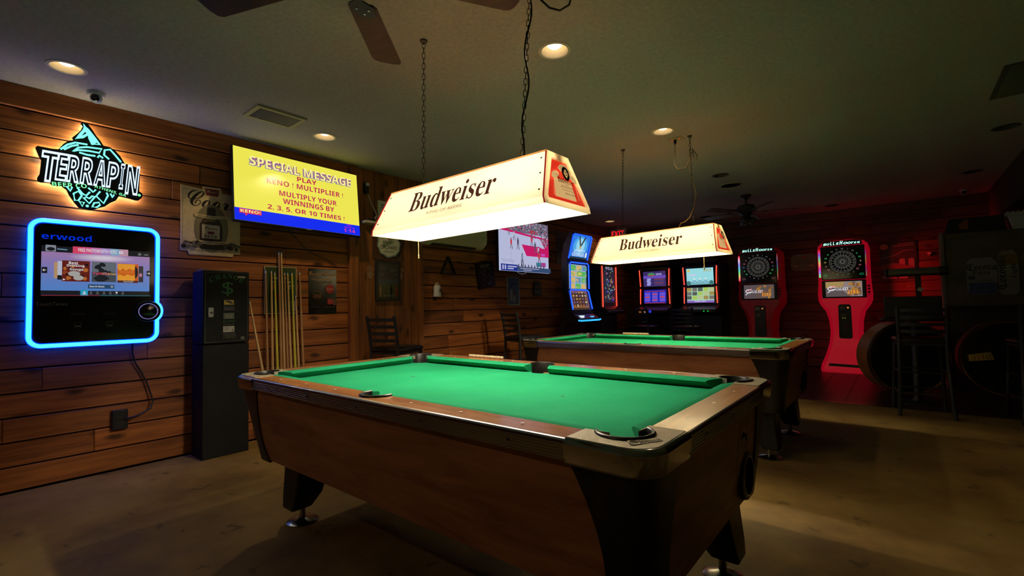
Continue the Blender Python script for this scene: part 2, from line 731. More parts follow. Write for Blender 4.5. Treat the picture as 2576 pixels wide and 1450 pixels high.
planks(g, 0.0, FX1, 0.0, HC, PLANKX, lambda a, d, z: (a, BACK + 0.02 - d, z))
struct('wall_back', g, smooth=0, bevel=0.0015, seg=1)
DARKW = mat('dark_paint', (0.03, 0.026, 0.022), 0.8)
g = G()
g.box((FX1, FY0, 0), (FX1 + 0.1, BACK, HC), DARKW)
struct('wall_right', g)
g = G()
g.box((-0.1, FY0 - 0.1, 0), (FX1, FY0, HC), DARKW)
struct('wall_front', g)
g = G()
g.box((5.46, 4.9, 2.2), (FX1, BACK - 0.03, HC - 0.001), DARKW)
struct('trim_3', g)

# ================================================================== POOL TABLES
CLOTH = mottled('green_cloth', [(0.008, 0.22, 0.095), (0.012, 0.27, 0.122), (0.022, 0.32, 0.15)], 1.3, 0.95, bump=0.05, spec=0.1, fine=300)
RAILW = wood('rail_laminate', (0.22, 0.075, 0.02), (0.44, 0.18, 0.05), (3, 26, 26), 0.26, coat=0.3)
RAILWY = wood('rail_laminate_short', (0.22, 0.075, 0.02), (0.44, 0.18, 0.05), (26, 3, 26), 0.3, coat=0.6)
SIDEW = wood('cabinet_laminate', (0.25, 0.095, 0.043), (0.54, 0.23, 0.105), (2.2, 16, 14), 0.45)
ENDW = wood('cabinet_laminate_end', (0.25, 0.095, 0.043), (0.54, 0.23, 0.105), (16, 2.2, 14), 0.45)
POST = mottled('black_laminate', [(0.008, 0.008, 0.008), (0.014, 0.013, 0.012)], 14, 0.4, bump=0.1)
PEWTER = mottled('pebbled_pewter', [(0.34, 0.30, 0.21), (0.46, 0.41, 0.29)], 60, 0.36, bump=0.5, fine=420, metal=0.45)
RUBBER = mat('pocket_rubber', (0.012, 0.011, 0.01), 0.35)
SIGHT = mat('pearl_sight', (0.75, 0.7, 0.6), 0.3)
L2, W2, ZR, ZB = 1.145, 0.64, 0.80, 0.758
RIN = 0.112          # inner edge of the rail caps
NOSE = 0.165         # cushion nose
CR = 0.235           # arm length of a corner casting
PCX, PCY = L2 - 0.135, W2 - 0.135   # corner pocket centre
PR = 0.064


def inset(z):
    """how far the tapering cabinet stands in from the rail's outer line"""
    t = (0.745 - z) / (0.745 - 0.37)
    return 0.03 + 0.075 * t


def insetx(z):
    return 0.03 + 0.042 * (0.745 - z) / (0.745 - 0.37)


def pool_table(name, label, loc, brand):
    t = thing(name, label, 'pool table', loc)
    # --- playing bed with the pockets cut out
    pts = []
    bx, by = L2 - RIN, W2 - RIN
    corner = {(1, -1): None}
    # walk round: start bottom side pocket, counter-clockwise
    def arc(cx, cy, r, a0, a1, n=12):
        return arcpts(cx, cy, r, a0, a1, n)
    pts += arc(0, -(W2 - 0.102), 0.062, 180, 0)
    pts += [(0.062, -by)] + [(PCX - PR * 1.2, -by)] + arc(PCX, -PCY, PR, 180, 90) + [(bx, -PCY + PR * 1.2)]
    pts += [(bx, PCY - PR * 1.2)] + arc(PCX, PCY, PR, 270, 180) + [(PCX - PR * 1.2, by), (0.062, by)]
    pts += arc(0, W2 - 0.102, 0.062, 360, 180) + [(-0.062, by)]
    pts += [(-PCX + PR * 1.2, by)] + arc(-PCX, PCY, PR, 360, 270) + [(-bx, PCY - PR * 1.2)]
    pts += [(-bx, -PCY + PR * 1.2)] + arc(-PCX, -PCY, PR, 90, 0) + [(-PCX + PR * 1.2, -by), (-0.062, -by)]
    g = G()
    g.prism(pts, 'z', ZB - 0.02, ZB, CLOTH)
    ar = Art(g, (0, 0, ZB), (1, 0, 0), (0, 1, 0))
    ar.ell(-0.49, 0.02, 0.012, 0.012, mat('worn_spot', (0.02, 0.05, 0.03), 0.9), 14)
    ar.ell(0.49, 0.0, 0.008, 0.008, mat('worn_spot', (0.02, 0.05, 0.03), 0.9), 14)
    g.build('playing_bed', t)
    # --- cushions (six): profile across, ends cut on the slant
    prof = [(RIN - 0.004, ZR - 0.001), (RIN + 0.006, ZR + 0.0015), (NOSE - 0.008, ZR - 0.004), (NOSE, ZR - 0.011), (NOSE - 0.002, ZR - 0.016), (NOSE - 0.03, ZB + 0.001), (RIN - 0.004, ZB + 0.001)]

    def cushion(fn, a0, a1, s0, s1):
        """fn(along, across, z); s = how much the end leans away from the pocket per unit across"""
        g = G()
        n = len(prof)
        A = [fn(a0 + s0 * (d - RIN), d, z) for d, z in prof]
        B = [fn(a1 - s1 * (d - RIN), d, z) for d, z in prof]
        g.add(A + B, [(i, (i + 1) % n, n + (i + 1) % n, n + i) for i in range(n)] + [tuple(range(n))[::-1], tuple(range(n, 2 * n))], CLOTH)
        g.build('cushion', t, smooth=40)
    for sy in (-1, 1):
        fn = lambda a, d, z, sy=sy: (a, sy * (W2 - d), z)
        cushion(fn, -(L2 - 0.185), -0.062, 1.0, 0.35)
        cushion(fn, 0.062, L2 - 0.185, 0.35, 1.0)
    for sx in (-1, 1):
        fn = lambda a, d, z, sx=sx: (sx * (L2 - d), a, z)
        cushion(fn, -(W2 - 0.185), W2 - 0.185, 1.0, 1.0)
    # --- rail caps (laminate tops); the long ones are bitten by the side pocket
    for sy in (-1, 1):
        g = G()
        ys, ye = sy * (W2 - 0.012), sy * (W2 - RIN)
        cy = sy * (W2 - 0.102)
        a = arcpts(0, cy, 0.068, 0, 180 * sy, 14) if sy > 0 else arcpts(0, cy, 0.068, 0, -180, 14)
        poly = [(-(L2 - CR), ys), (L2 - CR, ys), (L2 - CR, ye), (0.068, ye)] + a + [(-0.068, ye), (-(L2 - CR), ye)]
        g.prism(poly, 'z', ZR - 0.04, ZR, RAILW)
        ar = Art(g, (0, 0, ZR), (1, 0, 0), (0, 1, 0))
        for k in range(-3, 4):
            if k:
                ar.ell(k * 0.245, sy * (W2 - 0.065), 0.006, 0.006, SIGHT, 12)
        g.build('rail_cap', t, bevel=0.002)
    for sx in (-1, 1):
        g = G()
        xs, xe = sorted((sx * (L2 - 0.012), sx * (L2 - RIN)))
        g.box((xs, -(W2 - CR), ZR - 0.04), (xe, W2 - CR, ZR), RAILWY)
        ar = Art(g, (0, 0, ZR), (1, 0, 0), (0, 1, 0))
        for k in (-1, 0, 1):
            ar.ell(sx * (L2 - 0.065), k * 0.245, 0.006, 0.006, SIGHT, 12)
        g.build('rail_cap', t, bevel=0.002)
    # --- chrome ribbed apron strips: profile across (outward d, z)
    ap = [(0.014, ZR - 0.002), (0.010, ZR + 0.001), (0.005, ZR), (0.0012, ZR - 0.004), (0.0, ZR - 0.009)]
    z = ZR - 0.012
    for k in range(5):
        ap += [(0.0, z), (0.0022, z - 0.0015), (0.0022, z - 0.004), (0.0, z - 0.0055)]
        z -= 0.0078
    ap += [(0.0, 0.748), (0.003, 0.745), (0.018, 0.745)]

    def strip(fn, a, b):
        g = G()
        n = len(ap)
        vs = [fn(a, d, z) for d, z in ap] + [fn(b, d, z) for d, z in ap]
        g.add(vs, [(i, i + 1, n + i + 1, n + i) for i in range(n - 1)], CHROME2)
        for k in range(5 if abs(b - a) > 1.3 else 3):        # screws
            q = a + (b - a) * (k + 0.5) / (5 if abs(b - a) > 1.3 else 3)
            p = Vector(fn(q, 0, ZR - 0.03))
            o_ = Vector(fn(q, -0.004, ZR - 0.03))
            g.tube([p, p * 0.4 + o_ * 0.6, o_], [0.0045, 0.004, 0.001], CHROME, 8)
        g.build('chrome_apron', t, smooth=30)
    e = 0.004
    for sy in (-1, 1):
        strip(lambda a, d, z, sy=sy: (a, sy * (W2 - d - e), z), -(L2 - CR + 0.004), L2 - CR + 0.004)
    for sx in (-1, 1):
        strip(lambda a, d, z, sx=sx: (sx * (L2 - d - e), a, z), -(W2 - CR + 0.004), W2 - CR + 0.004)
    # --- corner castings
    RO = 0.085
    for sx in (-1, 1):
        for sy in (-1, 1):
            def Q(x, y):      # local casting coordinates: corner at (0,0), arms run to +
                return (sx * (L2 - x), sy * (W2 - y))

            def outer(d):
                r = RO - d
                return [(CR, d)] + [(RO - r * math.sin(R(k * 9)), RO - r * math.cos(R(k * 9))) for k in range(11)] + [(d, CR)]
            # chrome band: stepped and rounded from plate edge down the side
            rows = [(0.020, ZR + 0.003), (0.012, ZR + 0.002), (0.004, ZR - 0.004), (0.0, ZR - 0.010), (0.0006, ZR - 0.014), (0.0058, ZR - 0.056), (0.008, ZR - 0.062), (0.02, ZR - 0.062)]
            g = G()
            vs = []
            for d, z in rows:
                vs += [(*Q(*p), z) for p in outer(d)]
            n = 13
            fs = [(i * n + j, i * n + j + 1, (i + 1) * n + j + 1, (i + 1) * n + j) for i in range(len(rows) - 1) for j in range(n - 1)]
            g.add(vs, fs, CHROME)
            for end in ((CR, 0), (0, CR)):                   # end lips
                x, y = end
                if x:
                    pl = [(CR, d) for d, _ in rows]
                else:
                    pl = [(d, CR) for d, _ in rows]
                g.add([(*Q(*p), rows[i][1]) for i, p in enumerate(pl)], [tuple(range(len(rows)))], CHROME)
            g.build('corner_casting', t, smooth=28)
            # pebbled plate with the pocket bite
            pc = 0.135
            poly = outer(0.017) + [(RIN, CR), (RIN, pc + 0.03)]
            bite = [(pc + (PR + 0.008) * math.cos(R(a)), pc + (PR + 0.008) * math.sin(R(a))) for a in (112, 125, 140, 155, 170, 185, 200, 215, 225, 235, 250, 265, 280, 295, 310, 325, 338)]
            poly += bite + [(pc + 0.03, RIN), (CR, RIN)]
            g = G()
            g.prism([Q(*p) for p in poly], 'z', ZR - 0.02, ZR + 0.0035, PEWTER)
            g.build('casting_plate', t, smooth=0)
            # pocket liner: C shaped wall with a rounded lip
            g = G()
            an = [120 + k * 210 / 24 for k in range(25)]
            sec = [(PR + 0.001, 0.69), (PR + 0.001, ZR + 0.006), (PR + 0.004, ZR + 0.0105), (PR + 0.009, ZR + 0.0105), (PR + 0.013, ZR + 0.006), (PR + 0.013, ZR + 0.001), (PR + 0.009, 0.69)]
            vs = []
            for a in an:
                for r, z in sec:
                    vs.append((*Q(pc + r * math.cos(R(a)), pc + r * math.sin(R(a))), z))
            n = len(sec)
            fs = [(i * n + j, i * n + (j + 1) % n, (i + 1) * n + (j + 1) % n, (i + 1) * n + j) for i in range(24) for j in range(n)]
            fs += [tuple(range(n)), tuple(24 * n + j for j in range(n))[::-1]]
            g.add(vs, fs, RUBBER)
            q = Q(pc, pc)
            g.lathe([(PR + 0.004, 0.69), (PR - 0.004, 0.63), (0.03, 0.615), (1e-6, 0.615)], VOID, (q[0], q[1], 0), 20, caps=False)
            g.build('pocket', t, smooth=60)
            if brand and sx == 1 and sy == -1:
                g = G()
                qx, qy = Q(0.064, 0.086)
                a = Art(g, (qx, qy, ZR + 0.0038), (0.53, 0.85, 0), (-0.85, 0.53, 0), 0.0008)
                a.sv = 2.3
                dk = mat('emblem_dark', (0.05, 0.045, 0.04), 0.4, 0.6)
                g2 = [(-0.046, -0.009), (-0.036, -0.009), (0.0, -0.007), (0.044, -0.007), (0.048, 0.007), (0.0, 0.007), (-0.02, 0.009), (-0.034, 0.009)]
                a.poly(g2, dk)
                em = mat('emblem_pale', (0.62, 0.55, 0.38), 0.4, 0.2)
                a.ring(-0.026, 0.0, 0.013, 0.008, 0.0025, em, 16, 20, 330)
                a.text('Dynamo', 0.012, -0.0035, 0.008, em, w=0.058, style='bi')
                g.build('emblem', t)
    # --- side pockets
    for sy in (-1, 1):
        g = G()
        cy = sy * (W2 - 0.102)
        sec = [(0.059, 0.742), (0.059, ZR + 0.004), (0.062, ZR + 0.008), (0.067, ZR + 0.008), (0.071, ZR + 0.004), (0.071, ZR - 0.01), (0.067, 0.742)]
        an = [(-12 + k * 204 / 24) for k in range(25)]
        vs = []
        for a in an:
            for r, z in sec:
                vs.append((r * math.cos(R(a)), cy + sy * r * math.sin(R(a)), z))
        n = len(sec)
        fs = [(i * n + j, i * n + (j + 1) % n, (i + 1) * n + (j + 1) % n, (i + 1) * n + j) for i in range(24) for j in range(n)]
        fs += [tuple(range(n)), tuple(24 * n + j for j in range(n))[::-1]]
        g.add(vs, fs, RUBBER)
        g.lathe([(0.060, 0.742), (0.05, 0.71), (0.02, 0.695), (1e-6, 0.695)], VOID, (0, cy, 0), 20, caps=False)
        g.build('pocket', t, smooth=60)
    # --- tapering cabinet: two long sides, two ends, floor
    zt, zb = 0.747, 0.37
    it, ib = inset(zt), inset(zb)
    jt, jb = insetx(zt), insetx(zb)
    for sy in (-1, 1):
        g = G()
        g.hexa([(-(L2 - jb - .06), sy * (W2 - ib), zb), (L2 - jb - .06, sy * (W2 - ib), zb), (L2 - jb - .06, sy * (W2 - ib - .02), zb), (-(L2 - jb - .06), sy * (W2 - ib - .02), zb),
                (-(L2 - jt - .06), sy * (W2 - it), zt), (L2 - jt - .06, sy * (W2 - it), zt), (L2 - jt - .06, sy * (W2 - it - .02), zt), (-(L2 - jt - .06), sy * (W2 - it - .02), zt)], SIDEW)
        g.build('side_panel', t, smooth=0)
    for sx in (-1, 1):
        g = G()
        g.hexa([(sx * (L2 - jb), -(W2 - ib - .06), zb), (sx * (L2 - jb), W2 - ib - .06, zb), (sx * (L2 - jb - .02), W2 - ib - .06, zb), (sx * (L2 - jb - .02), -(W2 - ib - .06), zb),
                (sx * (L2 - jt), -(W2 - it - .06), zt), (sx * (L2 - jt), W2 - it - .06, zt), (sx * (L2 - jt - .02), W2 - it - .06, zt), (sx * (L2 - jt - .02), -(W2 - it - .06), zt)], ENDW)
        g.build('end_panel', t, smooth=0)
    g = G()
    g.box((-(L2 - jb - .02), -(W2 - ib - .02), zb), (L2 - jb - .02, W2 - ib - .02, zb + 0.02), POST)
    g.build('cabinet_floor', t)
    # --- curved black corner posts
    for sx in (-1, 1):
        for sy in (-1, 1):
            g = G()
            rows = []
            for k in range(13):
                z = zt - (zt - 0.36) * k / 12
                i = inset(z) - 0.007
                j = insetx(z) - 0.007
                s_ = max(0.0, (z - 0.44) / (zt - 0.44))
                wd = 0.115 + 0.10 * s_ ** 1.8 + max(0, 0.03 * (0.44 - z) / 0.08)
                r = 0.06
                row = [(sx * (L2 - j - wd), sy * (W2 - i - 0.012)), (sx * (L2 - j - wd), sy * (W2 - i))]
                for q in range(7):
                    a = R(q * 15)
                    row.append((sx * (L2 - j - r + r * math.sin(a)), sy * (W2 - i - r + r * math.cos(a))))
                row += [(sx * (L2 - j), sy * (W2 - i - wd)), (sx * (L2 - j - 0.012), sy * (W2 - i - wd))]
                rows.append([(x, y, z) for x, y in row])
            n = len(rows[0])
            vs = [p for r_ in rows for p in r_]
            fs = [(i * n + j, i * n + j + 1, (i + 1) * n + j + 1, (i + 1) * n + j) for i in range(12) for j in range(n - 1)]
            g.add(vs, fs, POST)
            g.add(rows[-1], [tuple(range(n))], POST)
            g.build('corner_post', t, smooth=45)
    # --- splayed legs with levelling discs
    for sx in (-1, 1):
        for sy in (-1, 1):
            g = G()
            cx, cy = 0.955, (0.36 if sy < 0 else 0.46)

            def sq(x0, x1, y0, y1, z):
                return [(sx * x0, sy * y0, z), (sx * x1, sy * y0, z), (sx * x1, sy * y1, z), (sx * x0, sy * y1, z)]
            lo = sq(cx - 0.035, cx + 0.075, cy - 0.035, cy + 0.075, 0.075)
            md = sq(cx - 0.075, cx + 0.072, cy - 0.075, cy + 0.075, 0.15)
            hi = sq(cx - 0.13, cx + 0.05, cy - 0.13, cy + 0.07, 0.375)
            vs = lo + md + hi
            fs = [(0, 3, 2, 1), (8, 9, 10, 11)]
            for k in (0, 4):
                for j in range(4):
                    fs.append((k + j, k + (j + 1) % 4, k + 4 + (j + 1) % 4, k + 4 + j))
            g.add(vs, fs, POST)
            lg = g.build('leg', t, smooth=0, bevel=0.012)
            g = G()
            g.lathe([(0.078, 0.0), (0.08, 0.006), (0.07, 0.013), (0.03, 0.02), (0.016, 0.024), (0.014, 0.1), (1e-6, 0.1)], CHROME2, (sx * cx, sy * cy, 0), 24)
            g.build('leveller', lg)
    # --- ball return cup, lock and hatch on the right end
    g = G()
    zc = 0.475
    xc = L2 - insetx(zc)
    g.lathe([(0.066, -0.10), (0.066, 0.0), (0.068, 0.012), (0.076, 0.016), (0.086, 0.013), (0.09, 0.002), (0.09, -0.004)], BLACK, (xc, 0.33, zc), 28, 'x')
    g.lathe([(1e-6, 0.003), (0.067, 0.003)], VOID, (xc, 0.33, zc), 28, 'x')
    g.lathe([(0.0735, 0.0165), (0.071, 0.0175), (0.0685, 0.0165)], CHROME2, (xc, 0.33, zc), 28, 'x')
    g.build('ball_return', t, smooth=50)
    g = G()
    zc = 0.64
    xc = L2 - insetx(zc)
    g.lathe([(0.016, -0.005), (0.016, 0.004), (0.010, 0.008), (0.009, 0.016), (1e-6, 0.016)], CHROME, (xc, 0.245, zc), 18, 'x')
    g.build('lock', t)
    g = G()
    sl = (insetx(0.5) - insetx(0.7)) / 0.2
    for (y0, y1) in ((0.19, 0.1915), (0.30, 0.3015)):
        g.hexa([(L2 - insetx(.52) + .0005, y0, .52), (L2 - insetx(.52) + .001, y0, .52), (L2 - insetx(.52) + .001, y1, .52), (L2 - insetx(.52) + .0005, y1, .52),
                (L2 - insetx(.71) + .0005, y0, .71), (L2 - insetx(.71) + .001, y0, .71), (L2 - insetx(.71) + .001, y1, .71), (L2 - insetx(.71) + .0005, y1, .71)], VOID)
    g.build('hatch_seam', t)
    # --- string of scoring beads on the far rail
    g = G()
    for k in range(18):
        g.lathe([(0.004, -0.0065), (0.009, -0.005), (0.009, 0.005), (0.004, 0.0065)], CREAM, (-0.645 + 0.0165 * k, W2 - 0.018, ZR + 0.009), 10, 'x')
    g.tube([(-0.66, W2 - 0.018, ZR + 0.009), (-0.345, W2 - 0.018, ZR + 0.009)], 0.002, CHROME2, 6)
    g.build('score_beads', t, smooth=40)
    return t


T1C = (1.6973 + L2, 0.972 + W2, 0)
T2C = (1.5418 + L2, 3.5436 + W2, 0)
table1 = pool_table('pool_table', 'large green-clothed pool table nearest the camera, its chrome corner in front', T1C, True)
table2 = dup(table1, T2C, 0, 'second green-clothed pool table farther back, in front of the game machines')
for ch in list(table2.children):
    if ch.name.startswith('emblem'):
        bpy.data.objects.remove(ch)

# ================================================================== POOL TABLE LAMPS
PANEL = acrylic('milky_panel', (0.93, 0.89, 0.80), 0.44)
TOPP = acrylic('milky_top', (0.95, 0.70, 0.42), 0.55)
RIM = acrylic('milky_rim', (0.92, 0.86, 0.68), 0.42)
REDP = mat('red_panel', (0.55, 0.02, 0.012), 0.3, emit=(0.75, 0.03, 0.012), es=0.75)  # emission stands in for the tube shining through the panel
CREAMP = mat('cream_label', (0.6, 0.45, 0.22), 0.5, emit=(0.85, 0.52, 0.2), es=0.7)  # backlit look of the label put in as emission
INK = mat('brown_ink', (0.07, 0.022, 0.012), 0.6, emit=(0.09, 0.03, 0.018), es=0.7)  # slight emission imitates the light coming through behind the print
BLK_INK = mat('black_ink', (0.012, 0.01, 0.008), 0.6)
REDE = mat('red_edge', (0.40, 0.012, 0.02), 0.4, emit=(0.6, 0.01, 0.03), es=0.35)  # emission added so the edging looks lit by the lamp
FAINT = mat('pale_ink', (0.55, 0.48, 0.36), 0.6)
BULB = mat('bulb_glow', (0.8, 0.8, 0.8), 0.4, emit=(1.0, 0.82, 0.55), es=6.0)
CHAIN = mat('dark_chain', (0.035, 0.03, 0.025), 0.45, 0.7)
BRASS = mat('brass_beads', (0.6, 0.42, 0.16), 0.3, 0.9)


def chain_geo(g, a, b, lk=0.036, rw=0.0085, r=0.0017, mt=None):
    a, b = Vector(a), Vector(b)
    n = max(2, int((b - a).length / (lk * 0.80)))
    d = (b - a).normalized()
    s = d.orthogonal().normalized()
    s2 = d.cross(s)
    for i in range(n):
        c = a + (b - a) * ((i + 0.5) / n)
        w_ = s if i % 2 else s2
        pts = []
        for k in range(12):
            q = 2 * PI * k / 12
            ca, sa = math.cos(q), math.sin(q)
            pts.append(c + d * (lk / 2 - rw + 0.0) * (1 if ca > 0.01 else -1 if ca < -0.01 else 0) + d * rw * ca + w_ * rw * sa)
        g.tube(pts, r, mt or CHAIN, 5, closed=True)


def pool_lamp(name, label, loc, rotz, hooks, pull, bulb):
    """loc = centre of the bottom rim; hooks in the lamp's own coordinates"""
    t = thing(name, label, 'lamp', loc, rotz, 'pool table lamps')
    BL, TL, BW, TW, H, LIP = 0.612, 0.557, 0.174, 0.078, 0.25, 0.028

    def hx(z):   # half length at height z
        return BL + (TL - BL) * z / H

    def hy(z):
        return BW if z <= LIP else BW + (TW - BW) * (z - LIP) / (H - LIP)
    th = 0.004
    for sy in (-1, 1):
        g = G()
        zs = [0, LIP, H]
        A = [[(-hx(z), sy * hy(z), z) for z in zs], [(hx(z), sy * hy(z), z) for z in zs]]
        vs = A[0] + A[1]
        vs += [(x, y - sy * th, z) for x, y, z in vs]
        fs = [(0, 1, 4, 3), (1, 2, 5, 4), (6, 7, 10, 9), (7, 8, 11, 10), (0, 3, 9, 6), (2, 5, 11, 8), (0, 1, 7, 6), (1, 2, 8, 7), (3, 4, 10, 9), (4, 5, 11, 10)]
        g.add(vs, fs, PANEL)
        p = g.build('side_panel', t, smooth=20)
        # lettering and screws on the sloping face
        V = Vector((0, sy * (TW - BW), H - LIP))
        U = Vector((1, 0, 0)) if sy < 0 else Vector((-1, 0, 0))
        g = G()
        a = Art(g, (0, sy * BW, LIP), U, V, 0.0008)
        Lh = V.length
        a.text('Budweiser', -0.01, 0.075, 0.125, INK, w=0.62, style='serif')
        g.build('lettering', p, smooth=0)
        g = G()
        a = Art(g, (0, sy * BW, LIP), U, V, 0.0008)
        a.text('KING OF BEERS', -0.02, 0.036, 0.018, FAINT, w=0.26, style='n')
        g.build('lettering', p, smooth=0)
        g = G()
        for sx in (-1, 1):
            for k in (0.16, 0.52, 0.86):
                z = LIP + (H - LIP) * k
                q = Vector((sx * (hx(z) - 0.022), sy * hy(z), z))
                n = Vector((0, sy * (H - LIP), BW - TW)).normalized()
                g.tube([q, q + n * 0.003, q + n * 0.0045], [0.0045, 0.004, 0.0015], mat('lamp_screw', (0.12, 0.12, 0.12), 0.35, 0.8), 8)
        g.build('screw', p)
        g = G()
        for sx in (-1, 1):
            e = [(sx * (hx(z) + 0.0025), sy * (hy(z) + 0.002), z) for z in (0, LIP, H)]
            g.tube(e, 0.0035, REDE, 6)
        g.build('red_edging', p)
    for sx in (-1, 1):        # end caps: milky rim with a red inset picture
        g = G()
        zs = [0.0, LIP, H]
        out = [(-hy(z), z) for z in zs] + [(hy(z), z) for z in reversed(zs)]
        inn = [(-hy(0) + 0.024, 0.026), (-hy(LIP) + 0.024, LIP + 0.012), (-hy(H) + 0.016, H - 0.03), (hy(H) - 0.016, H - 0.03), (hy(LIP) - 0.024, LIP + 0.012), (hy(0) - 0.024, 0.026)]
        P = lambda y, z, d=0.0: (sx * (hx(z) + d), y, z)
        vs = [P(*q, 0.002) for q in out] + [P(*q, 0.012) for q in out] + [P(*q, 0.012) for q in inn] + [P(*q, 0.002) for q in inn]
        fs = []
        for k in range(6):
            j = (k + 1) % 6
            fs += [(k, j, 6 + j, 6 + k), (6 + k, 6 + j, 12 + j, 12 + k), (12 + k, 12 + j, 18 + j, 18 + k)]
        g.add(vs, fs, RIM)
        g.add([P(*q, 0.003) for q in inn], [tuple(range(6))], REDP)
        g.add([P(*q, -0.002) for q in out], [tuple(range(6))], RIM)
        cap = g.build('end_cap', t, smooth=25)
        g = G()
        a = Art(g, P(0, 0, 0.004), (0, sx, 0), (sx * (TL - BL), 0, H), 0.0006)
        sc = 1.0
        a.poly([(-0.083, 0.045), (0.083, 0.045), (0.066, 0.135), (-0.066, 0.135)], CREAMP)
        for du in (-1, 1):           # side scroll lettering
            for k in range(10):
                v = 0.05 + k * 0.0085
                u = du * (0.083 - (v - 0.045) * 0.19 + 0.009)
                a.rect(u - 0.003, v, u + 0.003, v + 0.005, CREAMP)
            a.ell(du * 0.062, 0.146, 0.034, 0.017, CREAMP, 12, rot=-du * 0.45)
            a.line([(du * 0.05 - 0.012, 0.149), (du * 0.05 + 0.014, 0.145)], 0.002, INK)
        a.text('Budweiser', 0, 0.109, 0.026, BLK_INK, w=0.125, style='serif')
        for v, w_ in ((0.103, 0.03), (0.094, 0.10), (0.087, 0.112), (0.075, 0.10)):
            a.line([(-w_ / 2, v), (w_ / 2, v)], 0.0016, INK)
        a.text('Anheuser Busch', 0.01, 0.055, 0.010, BLK_INK, w=0.085, style='script')
        a.ring(0, 0.137, 0.062, 0.062, 0.026, CREAMP, 20, 35, 145)
        for rr in (0.057, 0.052, 0.047, 0.042):
            a.ring(0, 0.137, rr, rr, 0.0016, INK, 20, 45, 135)
        gold = mat('gold_ink', (0.25, 0.16, 0.05), 0.5)
        a.ell(0, 0.154, 0.029, 0.033, gold, 20)
        a.ring(0, 0.154, 0.025, 0.029, 0.004, BLK_INK, 20)
        a.poly([(0, 0.176), (0.017, 0.154), (0, 0.132), (-0.017, 0.154)], CREAMP)
        a.ring(0, 0.154, 0.010, 0.010, 0.004, BLK_INK, 14)
        g.build('label_picture', cap, smooth=0)
    g = G()
    g.box((-TL - 0.002, -TW - 0.002, H), (TL + 0.002, TW + 0.002, H + 0.006), TOPP)
    g.build('top_plate', t)
    g = G()
    g.tube([(-0.54, 0, 0.214), (0.54, 0, 0.214)], 0.0135, BULB, 12)
    g.build('light_tube', t, smooth=60)
    g = G()
    for x in (-0.55, 0.55):
        g.box((x - 0.012, -0.02, 0.195), (x + 0.012, 0.02, H), WHITEP)
    g.build('tube_fitting', t)
    for k in range(5):
        lamp('tube_light', 'POINT', (-0.5 + 0.25 * k, 0, 0.188), LAMP_W / 5, bulb, 0.022, t)
    for (px, hk) in hooks:
        g = G()
        chain_geo(g, (px, 0, H + 0.008), hk)
        g.build('chain', t, smooth=60)
        g = G()
        h = Vector(hk)
        g.lathe([(0.022, 0.012), (0.02, 0.002), (0.006, -0.004), (0.004, -0.012)], mat('hook_plate', (0.12, 0.11, 0.1), 0.4, 0.8), (h.x, h.y, h.z), 14)
        g.build('ceiling_hook', t)
    g = G()
    px, py = pull
    g.tube([(px, py, 0.16), (px, py, -0.115)], 0.0016, BRASS, 6)
    for k in range(50):
        g.sphere((px, py, 0.12 - k * 0.0047), 0.0024, BRASS, 6)
    g.lathe([(0.002, 0.012), (0.005, 0.006), (0.003, 0), (0.006, -0.008), (0.005, -0.014), (1e-6, -0.016)], BRASS, (px, py, -0.118), 10)
    g.build('pull_chain', t, smooth=60)
    return t


def hooks_for(loc, rotz, A, B):
    M = Matrix.Rotation(-rotz, 3, 'Z')
    out = []
    for px, hk in ((-0.36, A), (0.36, B)):
        out.append((px, tuple(M @ (Vector(hk) - Vector(loc)))))
    return out


L1, A1 = (2.693, 1.735, 1.55), R(-0.6)
L2c, A2 = (2.668, 4.265, 1.55), R(-4.2)
lamp1 = pool_lamp('billiard_lamp', 'long lit milky lamp with a red end, hanging over the nearest pool table', L1, A1,
                  hooks_for(L1, A1, (2.387, 1.706, HC - 0.012), (3.075, 1.79, HC - 0.012)), (-0.45, 0.03), (1.0, 0.87, 0.67))
lamp2 = pool_lamp('billiard_lamp', 'smaller-looking lit milky lamp hanging over the farther pool table', L2c, A2,
                  hooks_for(L2c, A2, (2.381, 4.212, HC - 0.012), (3.005, 4.276, HC - 0.012)), (0.45, -0.03), (1.0, 0.86, 0.54))

# ================================================================== RECESSED CEILING CANS
CANW = mat('can_trim', (0.62, 0.56, 0.45), 0.5)
CANI = mat('can_inside', (0.42, 0.32, 0.18), 0.45)
CAND = mat('can_dark', (0.06, 0.055, 0.05), 0.6)
LED = mat('can_bulb', (0.8, 0.8, 0.8), 0.4, emit=(1.0, 0.86, 0.6), es=5.0)


def can(x, y, label, on, group, power=0.0):
    t = thing('recessed_light', label, 'ceiling light', (x, y, HC), 0, group)
    g = G()
    g.lathe([(0.097, 0.0), (0.096, -0.004), (0.08, -0.006), (0.076, 0.0)], CANW if on else CAND, n=32, caps=False)
    g.build('trim_ring', t, smooth=50)
    g = G()
    g.lathe([(0.0775, -0.003), (0.07, 0.06), (0.062, 0.12), (1e-6, 0.121)], CANI if on else CAND, n=32, caps=False)
    g.build('reflector', t, smooth=50, recalc=False)
    g = G()
    g.lathe([(1e-6, 0.014), (0.028, 0.018), (0.044, 0.032), (0.046, 0.05), (0.03, 0.08), (0.018, 0.119)], LED if on else CAND, n=24)
    g.build('light_bulb', t, smooth=50)
    if on:
        lamp('can_light', 'SPOT', (0, 0, 0.006), power, (1.0, 0.74, 0.42), 0.04, t).data.spot_size = R(125)
    return t


